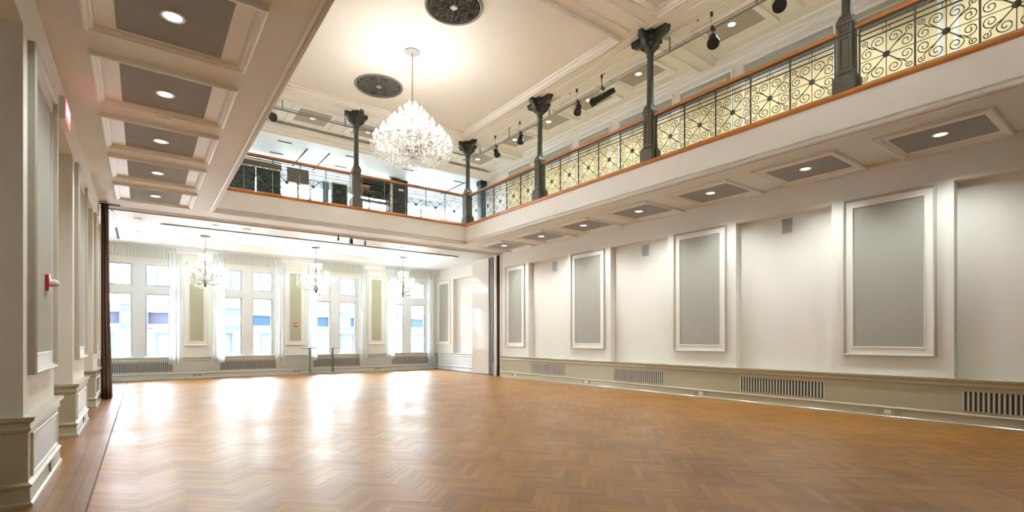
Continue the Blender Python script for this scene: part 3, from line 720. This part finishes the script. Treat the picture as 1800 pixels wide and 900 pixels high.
# ================================================================== CHANDELIERS
def octa(bm, c, r, h):
    v = [bm.verts.new((c[0]+r*math.cos(k*PI/2), c[1]+r*math.sin(k*PI/2), c[2])) for k in range(4)]
    t, b = bm.verts.new((c[0],c[1],c[2]+h*.45)), bm.verts.new((c[0],c[1],c[2]-h))
    for k in range(4): bm.faces.new((v[k],v[(k+1)%4],t)); bm.faces.new((v[(k+1)%4],v[k],b))
ARMM = mat('chandelier_arm', (.45,.40,.34), .25, metal=.8)
def chandelier(label, loc, zc, tiers, hub, crys_rings, pow_, nlights, bulb=.028, core=.06, group=None, canopy_r=.19, cm=None, hm=None):
    """loc = hub bottom; zc = canopy height above loc"""
    t = thing('chandelier', label, 'chandelier', loc, 0, group)
    bm = bmesh.new(); lathe(bm, [(canopy_r*.4,zc-.05),(canopy_r,zc-.03),(canopy_r,zc-.004),(.02,zc)], 20); mk('canopy', bm, cm or GREYM, t)
    top = hub[-1][1]
    bm = bmesh.new(); tube(bm, [(0,0,top),(0,0,zc-.03)], .014, 6); mk('rod', bm, BRASS, t)
    bm = bmesh.new(); lathe(bm, hub, 12); mk('hub', bm, hm or CHROME, t, smooth=True)
    lamps = []
    for ti, (n, r, z, drop, zb) in enumerate(tiers):
        arm = None
        for k in range(n):
            a = 2*PI*k/n+ti*.3
            if arm is None:
                bm = bmesh.new(); pts = []
                for q in range(9):
                    s = q/8; rr = .04+(r-.04)*s
                    pts.append((rr, 0, zb+(z-zb)*s**1.6-drop*math.sin(s*PI)))
                tube(bm, pts, .011, 5, .007); A = mk('arm', bm, ARMM, t)
                bm = bmesh.new(); lathe(bm, [(.012,0),(.045,.012),(.05,.02),(.016,.026),(.014,.10),(0,.10)], 8, (r,0,z)); cn = mk('candle', bm, CANDLE, A)
                bm = bmesh.new(); lathe(bm, [(0,0),(bulb*.55,.01),(bulb,.045),(bulb*.6,.085),(0,.12)], 8, (r,0,z+.10)); bl = mk('bulb', bm, BULB, A)
                arm = (A.data, cn.data, bl.data); A.rotation_euler = (0,0,a)
            else:
                A = ob('arm', arm[0], t); A.rotation_euler = (0,0,a); ob('candle', arm[1], A); ob('bulb', arm[2], A)
            lamps.append((r*math.cos(a), r*math.sin(a), z+.16))
    bm = bmesh.new()
    for n, r, z0, z1, cr in crys_rings:
        for k in range(n):
            a = 2*PI*k/n+r; rr = r*(1+R.uniform(-.05,.05)); z = z0+R.uniform(-.03,.03); zz = z1+R.uniform(-.05,.03)
            while z > zz:
                octa(bm, (rr*math.cos(a), rr*math.sin(a), z), cr*R.uniform(.8,1.2), cr*2.0); z -= cr*3.4
    mk('crystal_drops', bm, CRYS, t, kind='stuff')
    lamps = lamps[:tiers[0][0]+tiers[1][0]]; st = max(1, len(lamps)//nlights)
    for k in range(0, len(lamps), st):
        l = bpy.data.lights.new('candle_lamp', 'POINT'); l.energy = pow_; l.color = NEUT; l.shadow_soft_size = .03
        o = bpy.data.objects.new('candle_lamp', l); o.parent = t; o.location = lamps[k]; C.objects.link(o)
    return t
big_t = [(24,.92,.36,.10,.25),(20,.74,.58,.10,.35),(14,.50,.84,.08,.6),(9,.30,1.06,.06,.9),(5,.12,1.22,.03,1.1)]
big_hub = [(0,0),(.05,.02),(.10,.10),(.07,.20),(.12,.30),(.06,.42),(.05,.62),(.10,.70),(.05,.80),(.04,1.1),(.07,1.16),(.03,1.25),(.02,1.42)]
big_c = [(84,.95,.40,.12,.024),(70,.84,.34,.10,.022),(64,.72,.60,.40,.022),(52,.58,.22,.02,.026),(48,.44,.80,.62,.022),(40,.40,.16,.0,.024),(26,.24,.12,-.02,.024),(30,.28,1.02,.85,.02),(18,.14,1.22,1.05,.02),(12,.1,.08,-.04,.024),(54,.80,.60,.46,.018),(40,.58,.84,.70,.018),(26,.36,1.06,.92,.018),(30,.36,.66,.5,.02),(30,.6,.42,.3,.02)]
chandelier('large crystal chandelier blazing white under the upper ceiling', (5.40, 11.5, 5.90), 2.70, big_t, big_hub, big_c, P_BULB_BIG, 18, .036)
chandelier('unseen second large crystal chandelier added to light the near end of the hall', (5.40, 3.44, 6.35), 2.25, big_t, big_hub, big_c, P_BULB_BIG*.15, 18, .036)  # out of view; added so the near bay gets lamp light
sm_t = [(14,.66,.50,.14,.28),(10,.46,.72,.12,.38),(6,.20,1.02,.06,.6)]
sm_hub = [(0,.1),(.03,.12),(.06,.20),(.09,.27),(.05,.34),(.03,.5),(.05,.58),(.025,.66),(.02,.9),(.04,.95),(.015,1.0),(.012,1.15)]
sm_c = [(30,.66,.50,.36,.018),(26,.52,.38,.24,.018),(20,.46,.74,.6,.017),(14,.30,.3,.12,.017),(8,.14,.2,.02,.02),(14,.40,.80,.58,.015),(8,.2,1.05,.72,.015),(10,.12,1.22,1.05,.014),(12,.3,.62,.42,.015)]
for x, y, l in ((1.74,19.9,'small crystal chandelier in the annex, left one by the curtain side'),(5.36,19.92,'small crystal chandelier in the annex, middle one above the tall tables'),(9.02,20.1,'small crystal chandelier in the annex, right one by the last window')):
    chandelier(l, (x, y, 3.12), 1.85, sm_t, sm_hub, sm_c, P_BULB_SMALL, 6, .02, group='annex chandeliers', canopy_r=.16, cm=mat('canopy_dark', (.06,.06,.055), .6), hm=mat('hub_dark_green', (.03,.045,.035), .4))

# ================================================================== LIGHTING PIPE AND SPOTS
def pipe(label, pts, hang):
    t = thing('lighting_pipe', label, 'pipe', pts[0]); o = Vector(pts[0])
    bm = bmesh.new(); tube(bm, [Vector(p)-o for p in pts], .024, 6); mk('pipe', bm, PIPE, t)
    bm = bmesh.new(); tube(bm, [Vector(p)-o+Vector((0,0,.07)) for p in pts], .008, 4); mk('cable', bm, BLACK, t)
    for h in hang:
        h = Vector(h)-o
        bm = bmesh.new(); tube(bm, [h, (h.x,h.y,8.56-o.z)], .016, 5); lathe(bm, [(.045,0),(.045,.015)], 8, (h.x,h.y,8.55-o.z)); mk('hanger', bm, PIPE, t)
pipe('grey lighting pipe running above the right balcony railing', [(9.9,-3,8.17),(9.9,15.95,8.17)], [(9.9,y,8.17) for y in (1.0,3.2,5.2,7.25,9.4,11.55,13.6,15.4)])
pipe('grey lighting pipe along the back balcony, behind the big chandelier', [(.3,15.98,8.24),(9.85,15.98,8.24)], [(x,15.98,8.24) for x in (3.35,5.2,8.0)])
def spot(label, x, y, z, d, L=.26, r=.085, zp=8.17, ax=0):
    r *= 1.22; L *= 1.08; z -= .02
    t = thing('stage_spotlight', label, 'spotlight', (x, y, z), group='stage spotlights')
    d = Vector(d).normalized(); q = Vector((0,0,-1)).rotation_difference(d).to_matrix()
    bm = bmesh.new(); lathe(bm, [(0,L*.5),(r*.5,L*.48),(r*.75,L*.35),(r*.8,0),(r*.85,-L*.3),(r*1.05,-L*.32),(r*1.05,-L*.5),(r*.9,-L*.5),(r*.85,-L*.42),(0,-L*.42)], 16)
    bmesh.ops.rotate(bm, verts=bm.verts, cent=(0,0,0), matrix=q); mk('lamp_body', bm, BLACK, t)
    side = d.cross(Vector((0,0,1))).normalized()
    bm = bmesh.new(); tube(bm, [side*r*1.1, side*r*1.15+Vector((0,0,.10)), Vector((0,0,.135)), -side*r*1.15+Vector((0,0,.10)), -side*r*1.1], .008, 4); mk('yoke', bm, STEEL, t)
    top = zp-z
    bm = bmesh.new(); tube(bm, [(0,0,.125),(0,0,max(.13,top-.045))], .012, 5); B = [(-.042,.042,-.035,.035,top-.05,top-.032),(-.042,-.03,-.035,.035,top-.032,top+.03),(.03,.042,-.035,.035,top-.032,top+.03)]
    for q4 in B: box(bm, *(q4 if not ax else (q4[2],q4[3],q4[0],q4[1],q4[4],q4[5])))
    mk('clamp', bm, BLACK, t)
    bm = bmesh.new(); tube(bm, [(-.045,0,top) if not ax else (0,-.045,top),(-.075,0,top+.2) if not ax else (0,-.075,top+.2),(-.05,.0,8.50-z)], .004, 4); lathe(bm, [(.03,0),(.03,-.09),(0,-.09)], 6, (-.05,0,8.5-z)); mk('safety_cable', bm, BLACK, t)
dn = (-.45,-.55,-.75)
spot('black stage spotlight on the pipe right of the clearest column', 9.9, 6.15, 7.93, (-.5,-.35,-.8), .30, .10)
spot('black stage spotlight cut by the top edge of the photo', 9.9, 4.75, 7.95, (-.6,-.3,-.5), .30, .10)
spot('black stage spotlight, short one just left of the long spotlight', 9.9, 10.30, 7.98, (-.35,-.15,-.9), .30, .085)
spot('long black stage spotlight aimed along the room', 9.9, 9.35, 7.96, (-.35,.75,-.28), .68, .085)
spot('black stage spotlight between corner and second column, nearer one', 9.9, 12.95, 7.98, (-.3,-.2,-.9), .28, .085)
spot('black stage spotlight nearest the corner column on right pipe', 9.9, 14.35, 7.96, (-.1,-.5,-.8), .28, .09)
spot('black stage spotlight peeking out below right of the chandelier', 8.42, 15.98, 7.95, (.2,-.8,-.5), .26, .09, 8.24, 1)
spot('black stage spotlight on the back pipe at the left edge of the opening', 3.02, 15.98, 8.0, (.3,-.8,-.45), .30, .10, 8.24, 1)

# ================================================================== SMALL FIXTURES
t = thing('exit_sign', 'glowing red exit sign on the lintel at upper left, seen nearly edge-on', 'exit sign', (XL1, 8.86, 4.46))
boxes('housing', [(0,.06,-.25,.25,-.15,.15)], TRIMW, t); boxes('sign_face', [(.06,.066,-.23,.23,-.13,.13)], EXITR, t)
bm = bmesh.new(); box(bm, 0,.05,-.05,.05,.15,.19); mk('mount', bm, GREYM, t)
def letters(txt, parent, loc, size, m, rot=(PI/2,0,0)):
    cu = bpy.data.curves.new('exit_lettering', 'FONT'); cu.body = txt; cu.size = size; cu.extrude = .002; cu.align_x = 'CENTER'; cu.align_y = 'CENTER'
    o = bpy.data.objects.new('exit_lettering', cu); C.objects.link(o); cu.materials.append(m); bpy.context.view_layer.update()
    me = bpy.data.meshes.new_from_object(o); bpy.data.objects.remove(o); o = ob('exit_letters', me, parent, loc); o.rotation_euler = rot
letters('EXIT', t, (.068,0,0), .20, EXITL, (PI/2,0,PI/2))
def alarm(label, loc, rz):
    t = thing('fire_alarm_strobe', label, 'fire alarm', loc, rz)
    boxes('base_box', [(0,.035,-.06,.06,-.085,.085)], REDP, t); bm = bmesh.new(); lathe(bm, [(.045,0),(.04,.05),(.02,.075),(0,.08)], 10)
    bmesh.ops.rotate(bm, verts=bm.verts, cent=(0,0,0), matrix=Matrix.Rotation(PI/2, 3, 'Y')); bmesh.ops.translate(bm, verts=bm.verts, vec=(.035,0,0)); mk('strobe_lens', bm, CLEAR, t)
alarm('red fire alarm strobe with clear lens on nearest left pier', (XL1+.012, 7.38, 2.10), 0)
alarm('small red fire alarm on the middle panel of window wall', (5.20, YB-.012, 2.06), -PI/2)
# tall tables
tb = thing('cocktail_table', 'tall round cocktail table, left one, by the window wall', 'table', (5.54, 21.44, 0), group='tall cocktail tables')
bm = bmesh.new(); lathe(bm, [(0,1.075),(.29,1.075),(.305,1.085),(.305,1.105),(.295,1.115),(0,1.115)], 28); mk('tabletop', bm, mat('table_top_grey', (.42,.47,.50), .35), tb)
bm = bmesh.new(); lathe(bm, [(.032,.02),(.032,1.06),(.10,1.075)], 12); mk('pole', bm, mat('table_pole', (.25,.42,.5), .35, metal=.5), tb, smooth=True)
bm = bmesh.new(); lathe(bm, [(0,.0),(.24,.0),(.245,.012),(.05,.03),(.034,.06),(0,.06)], 24); mk('base', bm, STEEL, tb)
copy_tree(tb, (6.50, 21.6, 0), 'tall round cocktail table, right one, in front of third window')
# sheers
def sheer(label, x0, x1, z0, z1, y, cat='curtain', m=SHEER, fold=.03, nf=None, name='sheer_curtain', flare=.0, group='sheer window curtains'):
    t = thing(name, label, cat, ((x0+x1)/2, y, z0), group=group)
    w_ = x1-x0; nf = nf or max(3, int(w_/.11)); n = nf*6; rows = 10; bm = bmesh.new(); gr = []
    for r in range(rows+1):
        s = r/rows; z = (z1-z0)*s; ww = w_*(1+flare*(1-s)); row = []
        for k in range(n+1):
            u = k/n; xx = -ww/2+ww*u+.008*math.sin(k*1.7+r*.4)
            row.append(bm.verts.new((xx, fold*math.sin(u*nf*2*PI+.3*math.sin(r*.5)) , z)))
        gr.append(row)
    for a, b in zip(gr, gr[1:]):
        for k in range(n): bm.faces.new((a[k],a[k+1],b[k+1],b[k]))
    o = mk('pleated_cloth' if name == 'window_valance' else 'cloth', bm, m, t, smooth=True)
    bm = bmesh.new(); tube(bm, [(-w_/2-.05,0,z1-z0),(w_/2+.05,0,z1-z0)], .012, 6); mk('curtain_rod', bm, TRIMW, t)
    return t
for a, b, l in ((.83,1.21,'right side of the first window'),(2.14,2.55,'left side of the second window'),(4.37,4.74,'right side of the second window'),(5.62,5.98,'left side of the third window, behind the tall tables'),(7.82,8.19,'right side of the third window'),(9.1,9.46,'left side of the fourth window'),(11.16,11.5,'right side of the fourth window, in the corner')):
    sheer('white sheer curtain gathered at the %s' % l, a, b, .55, 4.60, YB-.30, flare=.12)
for a, b, i in ((-1.0,1.02,0),(2.36,4.62,1),(5.82,8.06,2),(9.05,11.45,3)):
    sheer('pleated sheer valance across the top of the %s window' % ordn(i), a, b, 4.36, 4.78, YB-.24, 'valance', VALAN, .012, 22, 'window_valance', group='pleated window valances')
# brown curtain
t = thing('brown_curtain', 'dark brown full-height curtain bunched at the end of the left wall', 'curtain', (-.735, 16.0, 0))
bm = bmesh.new(); gr = []
for r in range(13):
    s = r/12; z = .015+4.78*s; sp = 1+.55*(1-s)**2*1.0; row = []
    n = 56
    for k in range(n):
        a = 2*PI*k/n; rad = 1+.22*math.sin(a*9+.6*math.sin(r*.3))
        row.append(bm.verts.new((.065*math.cos(a)*rad*sp + .035*(1-s)**2, .16*math.sin(a)*rad*sp, z)))
    gr.append(row)
for a, b in zip(gr, gr[1:]):
    for k in range(n): bm.faces.new((a[k],a[(k+1)%n],b[(k+1)%n],b[k]))
bm.faces.new(gr[-1]); bm.faces.new(gr[0][::-1]); mk('cloth', bm, CURT, t, smooth=True)
bm = bmesh.new(); tube(bm, [(-.2,0,4.82),(.3,0,4.82)], .02, 6); mk('curtain_rod', bm, BLACK, t)
# ceiling track in annex
t = thing('slot_or_shade_line', 'long thin painted shadow line along the near edge of annex ceiling tray', 'shadow line', (5.38, 17.62, 4.8)); boxes('shade_strip', [(-4.9,4.9,-.03,.03,-.016,-.002)], DARK, t)  # dark strip drawn in place of the cove shadow at the tray lip
t = thing('ceiling_track', 'thin dark track on the annex ceiling beside the brown curtain', 'track', (-.61, 18.7, 4.8))
boxes('track_rail', [(-.02,.02,-2.2,2.2,-.03,0)], BLACK, t); 
bm = bmesh.new()
for k in range(9): box(bm, -.03,.03, .3+k*.22, .36+k*.22, -.06, -.03)
mk('track_gliders', bm, BLACK, t, kind='stuff')
# folding partition in its pocket at the right
t = thing('folding_partition', 'glossy white leaf and grey stacked leaves of a folding partition beside the right wall', 'partition', (11.30, 17.0, 0))
bm = bmesh.new(); extr(bm, [(0,-.03),(.06,-.03),(-.06,1.0),(-.12,1.0)], 'z', .05, 4.74); mk('door_leaf', bm, LEAFW, t)
bm = bmesh.new(); extr(bm, [(0,-.045),(.06,-.045),(.06,-.03),(0,-.03)], 'z', .05, 4.74); mk('edge_strip', bm, TRIMW, t)
for k in range(4):
    a = -.34+k*.072; xa = .045
    boxes('stacked_leaf', [(xa, .5, a, a+.069, .04, 4.74)], LEAFG, t)
boxes('jamb_post', [(.045,.115,-.50,-.38,0,4.84)], TRIMW, t); boxes('jamb_post', [(.155,.5,-.88,-.80,0,4.84)], TRIMW, t)
boxes('pocket_lining', [(.16,.5,-.62,-.34,0,4.84)], BROWNM, t)
boxes('jamb_seal', [(.158,.5,-.75,-.62,0,4.84)], TRIMW, t); boxes('jamb_seal', [(.15,.5,-.80,-.75,0,4.84)], GREYM, t)
t2 = boxes('floor_bolt', [(.02,.045,-.36,-.33,.02,.5)], STEEL, t)
struct('wall_partition_pocket', [(11.80,12.4,16.12,16.95,0,5.5)], PAINT)
# ceiling spots in annex beam
for x, y, l in ((5.10,16.36,'left'),(6.08,16.62,'right')):
    t = thing('pendant_sprinkler', 'tiny dark pendant fixture on annex ceiling beam, %s of the camera box' % l, 'fixture', (x, y, 4.80))
    bm = bmesh.new(); lathe(bm, [(.02,.05),(.02,-.06),(.035,-.07),(.03,-.16),(0,-.16)], 8); mk('stem', bm, BLACK, t)
t = thing('ceiling_camera_box', 'small dark ceiling mounted box between two pendant fixtures over annex edge', 'fixture', (5.56, 16.5, 4.80))
boxes('bracket', [(-.05,.05,-.03,.03,-.06,0)], GREYM, t); boxes('camera_body', [(-.045,.045,-.05,.05,-.2,-.06)], BLACK, t)
for i, (x, y) in enumerate(((-.08,17.27),(-.05,19.45),(1.75,16.97),(2.58,17.03),(9.2,17.2),(7.6,17.1))):
    t = thing('smoke_detector', 'small white ceiling disc in the annex, %s' % ('nearest the curtain track','beyond the first disc near the windows','left of the recessed tray edge','beside another disc above the tray edge','at the right near the partition','right of the ceiling camera')[i], 'detector', (x, y, 4.8))
    bm = bmesh.new(); lathe(bm, [(.10,0),(.10,-.015),(.06,-.03),(0,-.03)], 14); mk('cover', bm, TRIMW if i else CEILB, t)
for i, y in enumerate((6.75, 8.05, 9.55, 10.9, 12.1, 13.3)):
    t = thing('sprinkler_head', 'tiny dark sprinkler head in upper gallery ceiling, %s from the near end' % ordn(i), 'sprinkler', (9.95, y-.2, 8.6))
    bm = bmesh.new(); lathe(bm, [(.03,0),(.03,-.01),(.012,-.02),(.012,-.045),(.022,-.05),(0,-.052)], 8); mk('head', bm, BLACK, t)

# ================================================================== UPSTAIRS ROOM BEHIND THE BACK RAILING
DK = mat('dark_green_black', (.006,.012,.008), .7); OLV = mat('olive_wood', (.12,.09,.045), .5, var=.3); ORG = mat('orange_board', (.5,.2,.06), .6); TEAL = mat('teal_glass', (.10,.22,.25), .2); CRM = mat('cream_board', (.75,.7,.6), .6)
t = thing('folding_screen', 'tall dark green screen with timber top behind the back railing, at left', 'screen', (3.35, 20.3, ZU))
boxes('screen_panel', [(-.95,-.02,-.04,.04,.05,2.18)], DK, t); boxes('screen_panel', [(.02,.82,-.04,.04,.05,2.18)], DK, t)
boxes('top_rail', [(-1.0,.86,-.06,.06,2.18,2.46)], OLV, t); boxes('pale_strip', [(-1.0,.86,-.075,-.06,2.16,2.20)], CRM, t); boxes('pale_strip', [(-1.0,.86,-.075,-.06,2.40,2.44)], CRM, t)
for x in (-.9,.76): boxes('foot', [(x-.05,x+.05,-.25,.25,0,.06)], DK, t)
t = thing('display_screen', 'dark flat screen on a pole stand seen through the back railing', 'screen', (4.76, 20.1, ZU))
boxes('screen', [(-.36,.36,-.03,.03,1.82,2.32)], OLV, t); boxes('bezel', [(-.38,.38,-.025,.035,1.80,2.34)], BLACK, t); boxes('pole', [(-.03,.03,.0,.06,.03,1.82)], BLACK, t); boxes('base', [(-.3,.3,-.2,.25,0,.03)], BLACK, t)
t = thing('framed_picture_board', 'dark framed board on legs just left of the back column', 'picture', (6.28, 20.0, ZU))
boxes('board_frame', [(-.33,.33,-.03,.03,.9,2.05)], CRM, t); boxes('picture', [(-.28,.28,-.035,-.03,.95,2.0)], DK, t); boxes('leg', [(-.3,-.26,-.02,.02,0,.9)], CRM, t); boxes('leg', [(.26,.3,-.02,.02,0,.9)], CRM, t)
t = thing('blue_banner', 'narrow blue upright banner left of the framed board upstairs', 'banner', (5.78, 20.1, ZU))
boxes('banner', [(-.12,.12,-.01,.01,.1,2.05)], TEAL, t); boxes('base', [(-.15,.15,-.1,.1,0,.1)], BLACK, t)
t = thing('glass_cabinet', 'dark glazed cabinet with orange shelves right of the back column', 'cabinet', (7.62, 19.9, ZU))
boxes('cabinet_frame', [(-.65,-.6,-.2,.2,0,2.35),(.6,.65,-.2,.2,0,2.35),(-.6,.6,-.2,.2,2.2,2.35),(-.6,.6,.15,.2,1.7,2.2)], DK, t)
boxes('shelf', [(-.6,.1,-.18,.18,1.86,1.90)], OLV, t); boxes('shelf', [(-.6,.6,-.18,.18,1.5,1.53)], DK, t); boxes('shelf', [(-.6,.6,-.18,.18,.8,.83)], DK, t)
boxes('orange_box', [(-.6,-.2,-.15,.15,1.98,2.1)], ORG, t)
t = thing('tall_dark_cabinet', 'tall narrow black cupboard rising above the back handrail', 'cabinet', (8.68, 19.9, ZU))
boxes('body', [(-.34,.34,-.25,.25,0,2.55)], DK, t); boxes('cupboard_door', [(-.31,.31,-.27,-.25,.08,2.45)], BLACK, t); boxes('side_post', [(-.42,-.34,-.27,-.2,0,2.35)], CRM, t); boxes('name_plate', [(-.08,.14,-.28,-.27,2.05,2.15)], CRM, t)
t = thing('dark_corner_post', 'short dark square post at upper right corner behind the railing', 'post', (11.72, 18.1, ZU))
boxes('shaft', [(-.13,.13,-.13,.13,0,2.45)], mat('slate_blue_post', (.05,.075,.10), .5), t); boxes('cap', [(-.16,.16,-.16,.16,2.45,2.64)], BLACK, t)

# ================================================================== EXTERIOR
struct('street', [(-60, 70, 23, 90, -9.2, -9)], ASPH)
EXTL = mat('exterior_frame_grey', (.018, .021, .024), .7, spec=0)
def building(label, x0, x1, y, z1, mw, mb, seed):
    rr = random.Random(seed)
    t = thing('street_building', label, 'building', ((x0+x1)/2, y, -9)); hw = (x1-x0)/2; H = z1+9
    boxes('facade', [(-hw,hw,0,8,0,H)], mw, t)
    boxes('cornice', [(-hw-.1,hw+.1,-.45,0,H,H+.35),(-hw,hw,-.25,0,H-.3,H)], EXTW, t)
    # slate blue band course (shop awning / bay roof)
    boxes('band_course', [(-hw,hw,-.35,0,11.3,12.0)], mb, t); boxes('sill_course', [(-hw,hw,-.45,0,11.15,11.3),(-hw,hw,-.5,0,12.0,12.12)], EXTW, t)
    boxes('string_course', [(-hw,hw,-.30,0,12.35,12.42),(-hw,hw,-.30,0,12.75,12.80),(-hw,hw,-.3,0,11.02,11.07)], EXTL, t)
    for k in range(int((x1-x0)/3.4)):
        xx = -hw+1.2+k*3.4; boxes('bay_window', [(xx,xx+1.3,-.75,-.35,11.0,12.3)], mat('bay_grey_'+label[:5].strip(), (.016,.019,.026), .6, spec=0), t); boxes('bay_glazing', [(xx+.15,xx+.6,-.78,-.75,11.3,11.9),(xx+.7,xx+1.15,-.78,-.75,11.3,11.9)], EXTW, t)
    nw = int((x1-x0)/2.6)
    for k in range(nw):
        xx = -hw+(k+.5)*(x1-x0)/nw
        for zf in (5.6, 8.95, 13.2, 16.4):
            if zf+2.0 > H: continue
            bm = bmesh.new(); sweep(bm, (xx-.55,0,zf), (1,0,0), (0,0,1), (0,-1,0), 1.1, 1.9, [(0,0),(0,.1),(.12,.1),(.12,0)]); wn = mk('window', bm, EXTL, t)
            boxes('pane', [(xx-.44,xx+.44,-.03,.0,zf+.12,zf+1.78)], EXTG, wn)
building('pale pink brick building across the street, seen through the left window', -9, 2.6, 36, 16, EXTP, mat('band_violet', (.012,.0115,.016), .6, spec=0), 1)
building('white building with blue band across the street, behind the middle windows', 2.9, 13.5, 37, 9.5, EXTW, EXTB, 2)
building('white building with pale blue band across the street, behind the right window', 13.8, 30, 36.5, 10.5, EXTW, mat('band_blue', (.009,.013,.019), .6, spec=0), 3)
